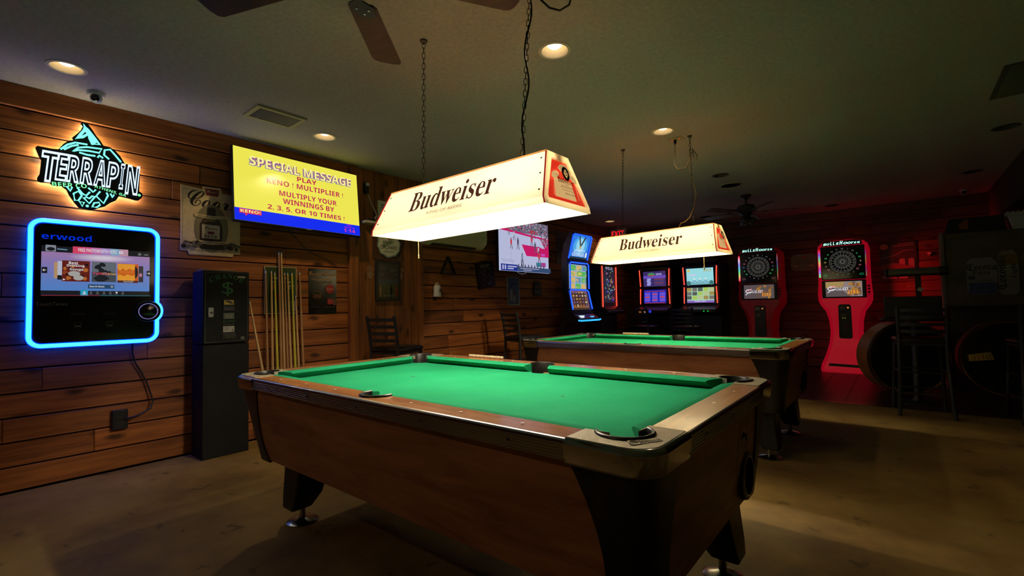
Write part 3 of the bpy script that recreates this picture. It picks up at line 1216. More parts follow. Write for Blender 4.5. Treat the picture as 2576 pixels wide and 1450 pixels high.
for (x, y), pw, lb in zip(LIT, CAN_W, ('lit recessed light above the jukebox and the glowing sign', 'lit recessed light beside the vent above the yellow screen',
                            'lit recessed light right of the near hanging lamp', 'lit recessed light above the farther hanging lamp', 'small lit recessed light in the far left ceiling',
                        'added unseen recessed light behind the camera that brightens the near table front')):
    can(x, y, lb, True, 'lit recessed lights', pw)
for (x, y), lb in zip(UNLIT, ('dark recessed light just beyond the far ceiling fan', 'dark recessed light behind the farther lamp', 'dark recessed light high in the upper right ceiling',
                              'dark recessed light near the right soffit, toward the back wall', 'smaller dark round opening beside the ceiling speaker')):
    can(x, y, lb, False, 'dark recessed lights')

# ================================================================== LEFT WALL
def wthing(name, label, cat, y, z, group=None, x=0.0):
    return thing(name, label, cat, (x, y, z), LW, group)


# ---- lit turtle-and-hop brewery sign
TEAL = glow('teal_light', (0.22, 1.0, 0.78), 1.3)
GREENL = glow('green_light', (0.25, 1.0, 0.45), 1.0)
ICE = glow('ice_light', (0.62, 0.80, 1.0), 1.4)
HALO = glow('halo_light', (1.0, 0.90, 0.62), 38.0)
SIGNB = mat('sign_black', (0.006, 0.007, 0.008), 0.35)
SY, SZ = 0.66, 2.17
OUT = [(0.602, 2.473), (0.626, 2.473), (0.652, 2.435), (0.677, 2.392), (0.696, 2.368), (0.715, 2.334), (0.745, 2.334), (0.778, 2.317), (0.809, 2.281), (0.835, 2.232), (0.882, 2.224), (0.917, 2.213), (0.926, 2.182), (0.924, 2.114), (0.922, 2.043), (0.942, 2.028), (0.94, 1.997), (0.919, 1.972), (0.902, 1.97), (0.855, 1.979), (0.804, 1.985), (0.788, 1.95), (0.755, 1.927), (0.728, 1.898), (0.696, 1.882), (0.659, 1.859), (0.623, 1.861), (0.592, 1.866), (0.567, 1.9), (0.541, 1.944), (0.526, 1.982), (0.501, 2.001), (0.458, 1.996), (0.443, 2.014), (0.401, 2.008), (0.385, 2.015), (0.385, 2.038), (0.396, 2.064), (0.402, 2.158), (0.39, 2.181), (0.373, 2.233), (0.382, 2.249), (0.45, 2.246), (0.483, 2.251), (0.507, 2.294), (0.531, 2.321), (0.556, 2.331), (0.55, 2.35), (0.571, 2.377), (0.593, 2.411), (0.603, 2.442), (0.592, 2.46)]
outl = [(a - SY, b - SZ) for a, b in OUT]
SGN = -1.0        # the outline runs clockwise: inward is to its right
t = wthing('neon_sign', 'glowing black turtle-and-hop brewery sign with white outlined letters, above the jukebox', 'sign', SY, SZ)
g = G()
g.prism(outl, 'y', -0.060, -0.045, SIGNB)
bd = g.build('backing_board', t, smooth=0, bevel=0.002)
g = G()
rim = []
no = len(outl)
for i in range(no):
    p0, p1 = Vector(outl[i - 1]), Vector(outl[(i + 1) % no])
    d = (p1 - p0).normalized()
    rim.append((outl[i][0] + d.y * -0.011 * SGN, -0.026, outl[i][1] + d.x * 0.011 * SGN))
g.tube(rim, 0.006, HALO, 6, closed=True)
g.build('halo_strip', t)
g = G()
for (a, b) in ((-0.15, 0.0), (0.15, 0.0), (-0.03, -0.2)):
    g.tube([(a, 0.0, b), (a, -0.046, b)], 0.006, BLACK, 8)
g.build('standoff', t)


def tubes(g, lines, r, mt, y=-0.064):
    for L_ in lines:
        P_ = [(a - SY, y, b - SZ) for a, b in L_]
        if len(P_) == 1:
            g.sphere(P_[0], 0.009, mt, 10)
        elif L_[0] == L_[-1] and len(P_) > 3:
            g.tube(P_[:-1], r, mt, 6, closed=True)
        else:
            g.tube(P_, r, mt, 6)


g = G()
tubes(g, [[(0.609, 2.454), (0.626, 2.427), (0.648, 2.398), (0.669, 2.368), (0.693, 2.336), (0.654, 2.329), (0.64, 2.368), (0.629, 2.393), (0.601, 2.364), (0.571, 2.344), (0.591, 2.379), (0.611, 2.416), (0.609, 2.454)],
          [(0.615, 2.437), (0.622, 2.41), (0.64, 2.39), (0.655, 2.36), (0.67, 2.34)]], 0.0085, TEAL)
g.build('turtle_beak', t, smooth=60)
g = G()
tubes(g, [[(0.493, 2.252), (0.527, 2.293), (0.566, 2.317), (0.628, 2.319)], [(0.51, 2.255), (0.547, 2.288), (0.582, 2.305)],
          [(0.555, 2.252), (0.582, 2.286), (0.628, 2.301), (0.707, 2.307), (0.691, 2.275), (0.639, 2.276), (0.582, 2.269), (0.555, 2.252)],
          [(0.587, 2.253), (0.629, 2.246), (0.671, 2.248)], [(0.746, 2.242), (0.718, 2.267), (0.721, 2.303), (0.751, 2.314), (0.779, 2.281), (0.813, 2.236)],
          [(0.684, 2.240), (0.692, 2.257), (0.713, 2.242)]], 0.006, TEAL)
g.build('turtle_head', t, smooth=60)
g = G()
tubes(g, [[(0.526, 2.005), (0.546, 1.975), (0.553, 2.003)], [(0.58, 2.006), (0.606, 1.969), (0.627, 1.958), (0.645, 1.986)], [(0.637, 2.015), (0.663, 1.989), (0.676, 2.009)],
          [(0.561, 1.961), (0.586, 1.982), (0.604, 1.955), (0.587, 1.917), (0.569, 1.914), (0.561, 1.961)], [(0.7, 2.0), (0.679, 1.964), (0.72, 1.918), (0.743, 1.978), (0.735, 1.998)],
          [(0.757, 1.995), (0.768, 1.968), (0.776, 1.99)], [(0.612, 1.942), (0.643, 1.905), (0.674, 1.96), (0.658, 1.96), (0.643, 1.94), (0.627, 1.948), (0.612, 1.942)],
          [(0.592, 1.911), (0.608, 1.879), (0.617, 1.908), (0.592, 1.911)], [(0.659, 1.883), (0.669, 1.913), (0.696, 1.921), (0.701, 1.904), (0.683, 1.884), (0.659, 1.883)], [(0.633, 1.886)]], 0.0055, TEAL)
g.build('hop_cone', t, smooth=60)
g = G()
a = Art(g, (0, -0.063, 0), eps=0.0004)
TW_ = 0.070
for i, (ch, u, wd) in enumerate(zip('TERRAPIN', (-0.228, -0.166, -0.105, -0.036, 0.034, 0.101, 0.152, 0.212), (0.086, 0.056, 0.064, 0.068, 0.066, 0.062, 0.024, 0.072))):
    v0, v1 = -0.135, 0.058
    if ch in 'TN':
        v0 = -0.155 if ch == 'T' else -0.165
    a.text(ch, u, v0, v1 - v0, ICE, w=wd, style='sans', outline=0.03, shear=0.08, zk=1.0)
g.build('lettering', t, smooth=0)
g = G()
a = Art(g, (0, -0.0615, 0))
a.text('BEER CO.', -0.112, -0.168, 0.03, GREENL, w=0.185, style='sans', rot=0.10)
g.build('lettering', t, smooth=0)
g = G()
a = Art(g, (0, -0.0615, 0))
a.text('ATHENS, GA', 0.095, -0.168, 0.022, GREENL, w=0.18, style='sans', rot=-0.22)
g.build('lettering', t, smooth=0)
g = G()
a = Art(g, (0, -0.0615, 0))
a.ell(0.262, -0.158, 0.010, 0.010, GREENL, 12)
g.build('lettering', t, smooth=0)

# ---- wall jukebox
t = wthing('jukebox', 'black wall jukebox with a glowing blue outline and a colourful screen', 'jukebox', 0.69, 1.34)
JW, JH = 0.335, 0.41


def jshape(dx, knob=True):
    """rounded outline, bulging round the volume knob on the right"""
    r = 0.06
    p = []
    x0, x1, z0, z1 = -JW - dx, JW + dx, -JH - dx, JH + dx
    p += [(x0 + r - r * math.cos(R(k * 15)), z0 + r - r * math.sin(R(k * 15))) for k in range(7)]
    p += [(x1 - r + r * math.sin(R(k * 15)), z0 + r - r * math.cos(R(k * 15))) for k in range(7)]
    if knob:
        kr = 0.085 + dx
        kx, kz = JW - 0.06, -0.195
        h = math.sqrt(max(1e-6, kr * kr - (x1 - kx) ** 2))
        a1 = math.degrees(math.atan2(h, x1 - kx))
        p += [(x1, kz - h - 0.02)]
        p += [(kx + kr * math.cos(R(-a1 + 2 * a1 * k / 8)), kz + kr * math.sin(R(-a1 + 2 * a1 * k / 8))) for k in range(9)]
        p += [(x1, kz + h + 0.02)]
    p += [(x1 - r + r * math.cos(R(k * 15)), z1 - r + r * math.sin(R(k * 15))) for k in range(7)]
    p += [(x0 + r - r * math.sin(R(k * 15)), z1 - r + r * math.cos(R(k * 15))) for k in range(7)]
    return p


g = G()
g.prism(jshape(0.012), 'y', -0.10, -0.024, BLACK)
g.prism(jshape(-0.03), 'y', -0.025, -0.002, BLACK)
g.prism(jshape(-0.02), 'y', -0.125, -0.10, BLACKG)
g.build('case', t, smooth=40)
BLUEC = glow('blue_tube_core', (0.03, 0.36, 1.0), 4.0)
BLUEE = glow('blue_tube_edge', (0.0, 0.025, 1.0), 6.0)
g = G()
sh = jshape(0.0)
g.tube([(a, -0.112, b) for a, b in sh], 0.0165, BLUEE, 10, closed=True)
g.tube([(a, -0.1185, b) for a, b in sh], 0.0135, BLUEC, 10, closed=True)
g.build('light_tube', t, smooth=60)
g = G()
g.tube([(a, -0.014, b) for a, b in jshape(-0.006)], 0.006, glow('blue_back_light', (0.0, 0.03, 1.0), 65.0), 6, closed=True)
g.build('back_light', t, smooth=60)
g = G()
a = Art(g, (0, -0.126, 0.0376), eps=0.0004)
a.su, a.sv = 1.088, 1.233
S0, S1, Z0, Z1 = -0.262, 0.262, -0.098, 0.168
gr = lambda n, c: glow('jb_' + n, c, 0.8)
n_ = 14
for i in range(n_):          # purple to blue backdrop in strips
    f = i / (n_ - 1)
    c = (0.10 + 0.26 * f ** 1.5, 0.24 - 0.05 * f + 0.06 * max(0, f - .7), 0.62 - 0.18 * f)
    za, zb_ = Z0 + 0.028 + (0.208) * i / n_, Z0 + 0.028 + 0.208 * (i + 1) / n_
    g.add([a.P(S0, za), a.P(S1, za), a.P(S1, zb_), a.P(S0, zb_)], [(0, 1, 2, 3)], gr('bg%d' % i, c))
a.h += a.eps
a.rect(S0, Z0, S1, Z0 + 0.028, gr('bar', (0.012, 0.012, 0.016)))
a.rect(S0, Z1 - 0.032, S1, Z1, gr('bar', (0.012, 0.012, 0.016)))
for k in range(9):
    f = k / 8
    a.ell(0.02, 0.116, 0.17 - 0.13 * f, 0.024 - 0.016 * f, gr('cloud%d' % k, (0.36 + 0.34 * f, 0.22 + 0.40 * f, 0.46 + 0.28 * f)), 24)
a.rect(-0.245, Z1 - 0.03, -0.20, Z1 + 0.004, gr('photo', (0.25, 0.27, 0.32)))
a.ell(-0.222, Z1 - 0.017, 0.018, 0.010, gr('bar', (0.012, 0.012, 0.016)), 10)
a.line([(-0.195, 0.153), (-0.15, 0.151)], 0.006, gr('lt', (0.15, 0.3, 0.45)))
pk = [(0.75, 0.06, 0.14), (0.7, 0.09, 0.25), (0.55, 0.16, 0.42), (0.4, 0.25, 0.6), (0.25, 0.42, 0.6), (0.55, 0.3, 0.4)]
for i, c in enumerate(pk):
    u = -0.125 + 0.27 * i / 6
    g.add([a.P(u, Z1 - 0.034), a.P(u + 0.045, Z1 - 0.034), a.P(u + 0.045, Z1 + 0.004), a.P(u, Z1 + 0.004)], [(0, 1, 2, 3)], gr('pk%d' % i, c))
a.h += a.eps
a.text('FREE PHOTOBOOTH', -0.03, 0.145, 0.019, gr('white', (0.8, 0.78, 0.8)), w=0.14, style='sans')
a.text('HERE', 0.066, 0.145, 0.019, gr('white', (0.8, 0.78, 0.8)), w=0.04)
a.rect(0.098, 0.146, 0.118, 0.160, gr('white', (0.8, 0.78, 0.8)), r=0.003)
a.ell(0.108, 0.153, 0.004, 0.004, gr('pk3', (0.4, 0.25, 0.6)), 10)
a.ell(0.205, 0.149, 0.009, 0.009, gr('grey', (0.12, 0.14, 0.14)), 14)
a.line([(0.23, 0.148), (0.252, 0.148)], 0.008, gr('grey', (0.12, 0.14, 0.14)))
# covers
a.rect(-0.207, -0.005, -0.19, 0.082, gr('c0', (0.5, 0.3, 0.15)))
a.rect(-0.192, -0.012, -0.17, 0.088, gr('c1', (0.5, 0.52, 0.65)))
a.rect(-0.192, -0.012, -0.172, 0.012, gr('bar', (0.012, 0.012, 0.016)))
a.rect(-0.172, -0.020, -0.045, 0.093, gr('c2', (0.13, 0.015, 0.01)))
rr = random.Random(4)
for k in range(16):
    a.ell(rr.uniform(-0.165, -0.055), rr.uniform(-0.012, 0.085), rr.uniform(.006, .013), rr.uniform(.006, .012), gr('c2b%d' % (k % 3), ((0.45, 0.14, 0.03), (0.28, 0.05, 0.02), (0.02, 0.008, 0.008))[k % 3]), 10)
a.ell(-0.118, 0.022, 0.028, 0.015, gr('plate', (0.42, 0.40, 0.38)), 16)
a.ell(-0.098, 0.0, 0.024, 0.014, gr('plate', (0.42, 0.40, 0.38)), 16)
W8 = gr('white', (0.8, 0.78, 0.8))
a.text('Best', -0.122, 0.073, 0.015, W8, style='sans', w=0.042)
a.text('Drinking', -0.112, 0.056, 0.017, W8, style='sans', w=0.08)
a.text('Songs', -0.108, 0.036, 0.016, W8, style='sans', w=0.062)
a.poly([(-0.168, -0.016), (-0.156, -0.011), (-0.168, -0.005)], W8)
a.rect(-0.037, -0.020, 0.082, 0.093, gr('c3', (0.13, 0.15, 0.18)))
a.rect(-0.037, -0.020, 0.082, 0.035, gr('c3b', (0.06, 0.07, 0.085)))
for k in range(10):
    a.ell(0.02 + rr.uniform(-.03, .03), 0.055 + rr.uniform(-.025, .025), rr.uniform(.01, .02), rr.uniform(.005, .012), gr('c3k', (0.012, 0.014, 0.018)), 9, rot=rr.uniform(-1, 1))
a.poly([(-0.03, 0.0), (0.01, 0.03), (0.05, 0.0), (0.02, -0.018), (-0.01, -0.018)], gr('c3k', (0.012, 0.014, 0.018)))
for (tx, u, c) in (("Y'all", -0.014, (0.8, 0.05, 0.12)), ('terna', 0.026, (0.75, 0.2, 0.18)), ('tive', 0.062, (0.7, 0.4, 0.12))):
    a.text(tx, u, 0.02, 0.014, gr('yt' + tx[:2], c), style='sans', w=0.037)
a.rect(0.088, -0.022, 0.196, 0.088, gr('c4', (0.6, 0.1, 0.015)))
a.rect(0.088, -0.009, 0.178, 0.086, gr('c4b', (0.8, 0.33, 0.03)))
a.poly([(0.088, 0.06), (0.10, 0.045), (0.115, 0.062), (0.13, 0.048), (0.15, 0.062), (0.165, 0.05), (0.178, 0.06), (0.178, 0.025), (0.16, 0.018), (0.14, 0.028), (0.12, 0.015), (0.10, 0.026), (0.088, 0.02)], gr('c4c', (0.62, 0.12, 0.012)))
a.ell(0.178, 0.04, 0.016, 0.035, gr('bar', (0.012, 0.012, 0.016)), 16, a0=-90, a1=90)
a.rect(0.088, -0.022, 0.196, -0.009, gr('c4d', (0.08, 0.02, 0.015)))
a.text('ALTERNATIVE', 0.133, 0.037, 0.006, gr('c4b', (0.8, 0.33, 0.03)), w=0.07)
a.text('PLAYLIST', 0.145, -0.0195, 0.008, W8, w=0.05)
a.rect(0.198, -0.017, 0.222, 0.078, gr('c5', (0.035, 0.03, 0.035)))
a.ell(0.208, 0.025, 0.008, 0.012, gr('c5b', (0.5, 0.2, 0.3)), 10)
for u in (S0, S1 - 0.022):
    a.rect(u, 0.02, u + 0.024, 0.052, gr('bar', (0.012, 0.012, 0.016)))
a.line([(-0.257, 0.036), (-0.243, 0.036)], 0.003, W8)
a.line([(-0.251, 0.042), (-0.257, 0.036), (-0.251, 0.03)], 0.003, W8)
a.line([(0.243, 0.036), (0.257, 0.036)], 0.003, W8)
a.line([(0.251, 0.042), (0.257, 0.036), (0.251, 0.03)], 0.003, W8)
a.rect(-0.055, -0.058, 0.072, -0.035, gr('search', (0.02, 0.07, 0.16)))
a.text('Search Music', -0.012, -0.051, 0.010, W8, style='sans', w=0.072)
a.ring(0.060, -0.046, 0.006, 0.006, 0.002, W8, 14)
a.rect(-0.09, Z0, -0.055, Z0 + 0.032, gr('home', (0.02, 0.36, 0.55)))
for k in range(7):
    a.rect(-0.08 + k * 0.031, Z0 + 0.008, -0.064 + k * 0.031, Z0 + 0.012, gr('grey' if k else 'white', (0.12, 0.14, 0.14)))
    a.ell(-0.072 + k * 0.031, Z0 + 0.019, 0.005, 0.005, gr('grey' if k not in (0, 5) else 'white', (0.12, 0.14, 0.14)), 10)
a.line([(S0, Z0 + 0.001), (0, Z0 + 0.001)], 0.002, gr('redl', (0.5, 0.04, 0.09)))
a.line([(0, Z0 + 0.001), (S1, Z0 + 0.001)], 0.002, gr('tealln', (0.05, 0.3, 0.35)))
g.build('screen', t, smooth=0, recalc=False)
g = G()
a = Art(g, (0, -0.126, 0))
a.text('erwood', -0.163, 0.288, 0.042, glow('led_blue', (0.0, 0.03, 0.7), 0.8), w=0.245, style='sans')
g.build('led_ticker', t, smooth=0)
g = G()
a = Art(g, (0, -0.126, 0))
a.text('TouchTunes', -0.232, -0.148, 0.022, mat('silver_print', (0.35, 0.33, 0.28), 0.35, 0.7), w=0.15)
g.build('lettering', t, smooth=0)
g = G()
for x in (-0.10, 0.065):
    a = Art(g, (0, -0.126, 0))
    GR = mat('grey_trim', (0.09, 0.09, 0.09), 0.35)
    a.frame(x - 0.036, -0.212, x + 0.03, -0.2, 0.0022, GR)
    a.frame(x - 0.022, -0.30, x + 0.012, -0.262, 0.002, mat('grey_trim2', (0.16, 0.16, 0.17), 0.3, 0.5))
    a.rect(x - 0.016, -0.292, x + 0.008, -0.283, mat('grey_trim3', (0.1, 0.1, 0.16), 0.3))
g.build('coin_slot', t, smooth=0)
g = G()
kz = -0.195
g.lathe([(0.082, 0.0), (0.078, -0.022), (0.070, -0.03), (1e-6, -0.032)], BLACKG, (JW - 0.06, -0.12, kz), 32, 'y')
g.lathe([(0.0585, -0.029), (0.0585, -0.034), (0.0545, -0.034), (0.0545, -0.029)], mat('lilac_ring', (0.3, 0.3, 0.5), 0.3, emit=(0.32, 0.3, 0.8), es=0.55), (JW - 0.06, -0.12, kz), 32, 'y', caps=False)
g.lathe([(0.05, -0.028), (0.047, -0.038), (0.02, -0.042), (1e-6, -0.042)], BLACKG, (JW - 0.06, -0.12, kz), 32, 'y')
g.build('volume_knob', t, smooth=50)

# ---- its cord and the wall outlet
g = G()
g.tube([(0.03, 0.90, 0.912), (0.03, 0.90, 0.84), (0.035, 0.915, 0.77), (0.03, 0.95, 0.70), (0.03, 0.985, 0.62), (0.035, 1.01, 0.53), (0.04, 1.025, 0.47), (0.05, 1.01, 0.42), (0.06, 0.95, 0.39), (0.06, 0.90, 0.375), (0.045, 0.865, 0.37)], 0.006, BLACK, 8)
attach(g.build('power_cord', smooth=60), t)
t = wthing('wall_outlet', 'black outlet box low on the plank wall under the jukebox', 'outlet', 0.835, 0.365)
g = G()
g.box((-0.045, -0.032, -0.07), (0.045, 0, 0.07), BLACK)
g.build('box', t, bevel=0.004)
for z in (-0.03, 0.03):
    g = G()
    a = Art(g, (0, -0.0322, z))
    a.rect(-0.02, -0.018, 0.02, 0.018, mat('outlet_face', (0.03, 0.03, 0.03), 0.3), r=0.006)
    a.rect(-0.009, -0.004, -0.006, 0.01, VOID)
    a.rect(0.006, -0.004, 0.009, 0.01, VOID)
    g.build('socket_face', t, smooth=0)

# ---- tin beer sign with a bottle
PAPER = mottled('aged_tin', [(0.62, 0.47, 0.23), (0.82, 0.64, 0.34)], 3, 0.35, bump=0.03)
PINK = mat('print_black', (0.012, 0.011, 0.01), 0.4)
PGREY = mat('print_grey', (0.12, 0.105, 0.07), 0.5)
t = wthing('tin_sign', 'aged cream tin sign picturing a brown bottle, half hidden by the yellow screen', 'sign', 1.42, 1.885)
g = G()
sh = [(-0.22, -0.255), (-0.17, -0.255), (-0.16, -0.285), (0.16, -0.285), (0.17, -0.262), (0.22, -0.262), (0.22, 0.245), (0.075, 0.25), (0.065, 0.292), (-0.07, 0.285), (-0.065, 0.262), (-0.22, 0.275)]
g.prism(sh, 'y', -0.006, -0.001, PAPER)
g.build('plate', t, smooth=0)
g = G()
a = Art(g, (0, -0.0062, 0))
a.poly([(-0.052, 0.272), (0.055, 0.272), (0.045, 0.215), (-0.042, 0.215)], mat('banner_red', (0.18, 0.012, 0.014), 0.4))
a.text('Banquet', 0.0, 0.232, 0.03, CREAM, w=0.075, style='script')
a.text('Coors', 0.01, 0.11, 0.13, PINK, w=0.37, style='script', rot=-0.03)
a.ell(0.0, -0.06, 0.125, 0.20, mat('print_sepia', (0.24, 0.19, 0.10), 0.5), 28)
BOT = mat('print_bottle', (0.045, 0.03, 0.018), 0.35)
a.poly([(-0.075, -0.235), (0.065, -0.235), (0.078, -0.22), (0.078, -0.03), (0.06, 0.01), (0.03, 0.04), (0.026, 0.115), (-0.034, 0.115), (-0.038, 0.04), (-0.068, 0.01), (-0.088, -0.03), (-0.088, -0.22)], BOT)
a.poly([(-0.058, -0.01), (0.03, 0.0), (0.02, 0.03), (-0.035, 0.03)], mat('print_amber', (0.2, 0.13, 0.05), 0.4))
a.rect(-0.072, -0.145, 0.06, -0.03, CREAM)
a.text('Coors', -0.006, -0.07, 0.03, PINK, w=0.09, style='script')
a.text('BEER', -0.006, -0.138, 0.022, PINK, w=0.095, style='serif')
a.rect(-0.03, -0.108, 0.018, -0.085, mat('banner_red', (0.18, 0.012, 0.014), 0.4))
for sg in (1, -1):
    zc = 0.04 if sg > 0 else -0.175
    a.poly([(-0.125, zc - 0.012), (0.0, zc - 0.022), (0.13, zc - 0.006), (0.135, zc + 0.018), (0.0, zc + 0.006), (-0.13, zc + 0.014)], PAPER)
    a.text('STOLEN. SMUGGLED.' if sg > 0 else 'SOUGHT AFTER', 0.0, zc - 0.012, 0.013, PINK, w=0.2, style='serif', arc=-0.004)
for k in range(26):
    u = -0.2 + 0.4 * k / 25
    if abs(u) > 0.085:
        a.ell(u, -0.205 + rr.uniform(-.02, .02), rr.uniform(.012, .026), rr.uniform(.008, .02), PINK if k % 3 == 0 else PGREY, 8, rot=rr.uniform(-.5, .5))
a.text('LEGALLY POURED IN', -0.10, -0.258, 0.009, PINK, w=0.12)
a.text('Georgia', 0.012, -0.260, 0.014, PINK, w=0.08, style='bi')
a.text('SINCE 1982', 0.105, -0.258, 0.009, PINK, w=0.08)
a.frame(-0.212, -0.248, 0.212, 0.24, 0.002, PGREY)
g.build('print', t, smooth=0, recalc=False)

# ---- big wall screen
t = thing('television', 'large wall screen showing yellow keno message text with a blue strip', 'television', (0.10, 2.134, 2.212), LW)
t.rotation_euler = (R(-6.8), R(0.9), LW)
TVW, TVH = 0.598, 0.335
g = G()
g.box((-TVW, -0.022, -TVH), (TVW, 0.02, TVH), BLACK)
g.build('housing', t, bevel=0.006)
g = G()
g.box((-0.16, 0.018, -0.14), (0.16, 0.06, 0.14), BLACKM)
g.build('wall_mount', t)
YEL = glow('tv_yellow', (0.86, 0.80, 0.085), 0.98)
YEL2 = glow('tv_pale_yellow', (0.92, 0.88, 0.30), 1.0)
MAG = glow('tv_magenta', (0.55, 0.006, 0.09), 0.9)
PURP = glow('tv_purple', (0.38, 0.10, 0.32), 0.8)
GREYL = glow('tv_grey', (0.42, 0.42, 0.36), 0.8)
TBLU = glow('tv_blue', (0.0, 0.02, 0.86), 1.0)
RDK = glow('tv_red', (0.72, 0.03, 0.12), 0.9)
g = G()
a = Art(g, (0, -0.0222, 0), eps=0.0004)
q = TVW - 0.008
a.rect(-q, -TVH + 0.012, q, TVH - 0.008, YEL)
a.rect(-q, -TVH + 0.012, q, -TVH + 0.118, TBLU)
for k, (dx, dz, mt, ol) in enumerate(((-0.006, -0.007, GREYL, 0.07), (0, 0, PURP, 0.06), (0, 0, YEL2, 0.0))):
    a.text('SPECIAL MESSAGE', 0.03 + dx, 0.185 + dz, 0.085, mt, w=0.98, style='sans', outline=ol)
a.text('PLAY', 0.05, 0.122, 0.046, MAG, w=0.19, style='sans')
a.text('KENO ! MULTIPLIER !', 0.05, 0.048, 0.05, MAG, w=0.74, style='sans')
a.text('MULTIPLY YOUR', 0.065, -0.048, 0.05, MAG, w=0.56, style='sans')
a.text('WINNINGS BY', 0.065, -0.118, 0.05, MAG, w=0.50, style='sans')
a.text('2, 3, 5, OR 10 TIMES !', 0.05, -0.196, 0.05, MAG, w=0.745, style='sans')
a.rect(-0.555, -0.262, -0.375, -0.222, RDK)
a.poly([(-0.51, -0.262), (-0.485, -0.262), (-0.505, -0.285)], RDK)
a.text('KENO!', -0.465, -0.254, 0.026, YEL2, w=0.16, style='sans')
MG2 = glow('tv_magenta2', (0.45, 0.01, 0.55), 0.8)
a.text('NEXT', 0.47, -0.237, 0.013, MG2, w=0.055, style='sans')
a.text('DRAW IN', 0.47, -0.262, 0.015, MG2, w=0.11, style='sans')
a.text('1:14', 0.47, -0.305, 0.034, glow('tv_pink', (0.75, 0.05, 0.28), 0.9), w=0.125, style='sans')
g.build('screen', t, smooth=0, recalc=False)
g = G()
g.box((0.02, -0.024, -TVH + 0.001), (0.075, -0.021, -TVH + 0.009), mat('logo_grey', (0.15, 0.15, 0.15), 0.4))
g.build('logo_plate', t)

# ---- shelf with a router, cords and a paper notice beside the screen
t = wthing('wall_shelf', 'small pale shelf between the yellow screen and the near lamp', 'shelf', 2.93, 2.055)
g = G()
g.box((-0.12, -0.13, -0.012), (0.11, 0.0, 0.012), mat('shelf_pale', (0.4, 0.37, 0.3), 0.6))
g.build('board', t)
t = wthing('router', 'small black router box on the pale shelf', 'router', 2.92, 2.067)
g = G()
g.box((-0.07, -0.10, 0), (0.06, -0.025, 0.028), BLACK)
g.build('box', t, bevel=0.004)
g = G()
for x in (-0.06, 0.05):
    g.tube([(x, -0.03, 0.02), (x * 1.1, -0.03, 0.12)], 0.004, BLACK, 8)
g.build('antenna', t)
t = wthing('wall_camera', 'black bracket with a white bulb-like head high beside the yellow screen', 'camera', 2.88, 2.42)
g = G()
g.box((-0.028, -0.05, -0.05), (0.028, 0.0, 0.07), BLACK)
g.build('bracket', t, bevel=0.01)
g = G()
g.sphere((0.0, -0.055, 0.05), 0.022, WHITEP, 12)
g.build('lens', t)
g = G()
CB = mat('cream_cord', (0.5, 0.42, 0.27), 0.5)
g.tube([(0.04, 2.89, 2.37), (0.05, 2.93, 2.27), (0.06, 2.975, 2.18), (0.06, 3.0, 2.11), (0.10, 2.99, 2.075), (0.14, 2.93, 2.075), (0.15, 2.905, 2.10), (0.15, 2.93, 2.12), (0.14, 2.98, 2.09), (0.14, 3.02, 2.04), (0.13, 3.0, 1.98), (0.10, 2.99, 1.90)], 0.007, CB, 8)
tag(g.build('power_cord', smooth=60), 'cream cord looped over the edge of the pale shelf', 'cord')
t = wthing('paper_notice', 'white notice with a blue heading, mostly hidden behind the near lamp', 'notice', 3.13, 2.20, x=0.021)
g = G()
g.box((-0.10, -0.003, -0.13), (0.10, -0.001, 0.13), WHITEP)
g.build('sheet', t)
g = G()
a = Art(g, (0, -0.0032, 0))
a.rect(-0.06, 0.045, 0.06, 0.09, mat('notice_blue', (0.06, 0.09, 0.3), 0.5))
a.text('NO', -0.035, 0.053, 0.028, WHITE, style='sans')
for k in range(5):
    a.line([(-0.06, 0.02 - 0.022 * k), (0.05, 0.02 - 0.022 * k)], 0.006, PGREY)
g.build('print', t, smooth=0, recalc=False)
g = G()
g.tube([(0.01, 2.05, 1.90), (0.02, 2.12, 1.82), (0.012, 2.2, 1.74), (0.012, 2.32, 1.67), (0.012, 2.42, 1.645), (0.012, 2.5, 1.6), (0.012, 2.54, 1.57)], 0.004, BLACK, 6)
tag(g.build('signal_cord', smooth=60), 'thin black wire drooping from behind the yellow screen above the posters', 'cord')

# ---- change machine
CMB = mottled('machine_black', [(0.006, 0.0065, 0.006), (0.010, 0.0105, 0.010)], 30, 0.6, spec=0.2, bump=0.15, fine=200)
CGRN = mat('machine_green', (0.02, 0.13, 0.045), 0.5)
t = thing('change_machine', 'tall black change machine with a green dollar sign, against the plank wall', 'change machine', (0.0, 1.445, 0), LW)
t.scale = (0.97, 1.0, 0.977)
g = G()
g.box((-0.172, -0.27, 0), (0.172, -0.03, 0.895), CMB)
g.build('stand', t, bevel=0.006)
g = G()
g.box((-0.172, -0.272, 0.90), (0.172, -0.03, 1.49), CMB)
g.build('cabinet', t, bevel=0.008)
g = G()
a = Art(g, (0, -0.2725, 0))
a.frame(-0.158, 0.915, 0.158, 1.475, 0.0025, mat('pin_line', (0.09, 0.10, 0.07), 0.5))
g.build('door_outline', t, smooth=0)
g = G()
a = Art(g, (0, -0.2725, 0))
for ch, u, v, rt_ in zip('CHANGE', (-0.102, -0.062, -0.022, 0.02, 0.061, 0.099), (1.398, 1.418, 1.427, 1.427, 1.418, 1.398), (0.5, 0.3, 0.1, -0.1, -0.3, -0.5)):
    a.text(ch, u, v, 0.038, CGRN, w=0.037, style='serif', rot=rt_)
g.build('lettering', t, smooth=0)
g = G()
a = Art(g, (0, -0.2725, 0))
a.text('$', 0.005, 1.287, 0.115, CGRN, w=0.085, style='serif')
g.build('dollar_sign', t, smooth=0)
g = G()
a = Art(g, (0, -0.2725, 0))
a.rect(0.075, 1.435, 0.14, 1.452, mat('sticker', (0.35, 0.33, 0.27), 0.5), r=0.006)
g.build('sticker', t, smooth=0, recalc=False)
g = G()
a = Art(g, (0, -0.2725, 0))
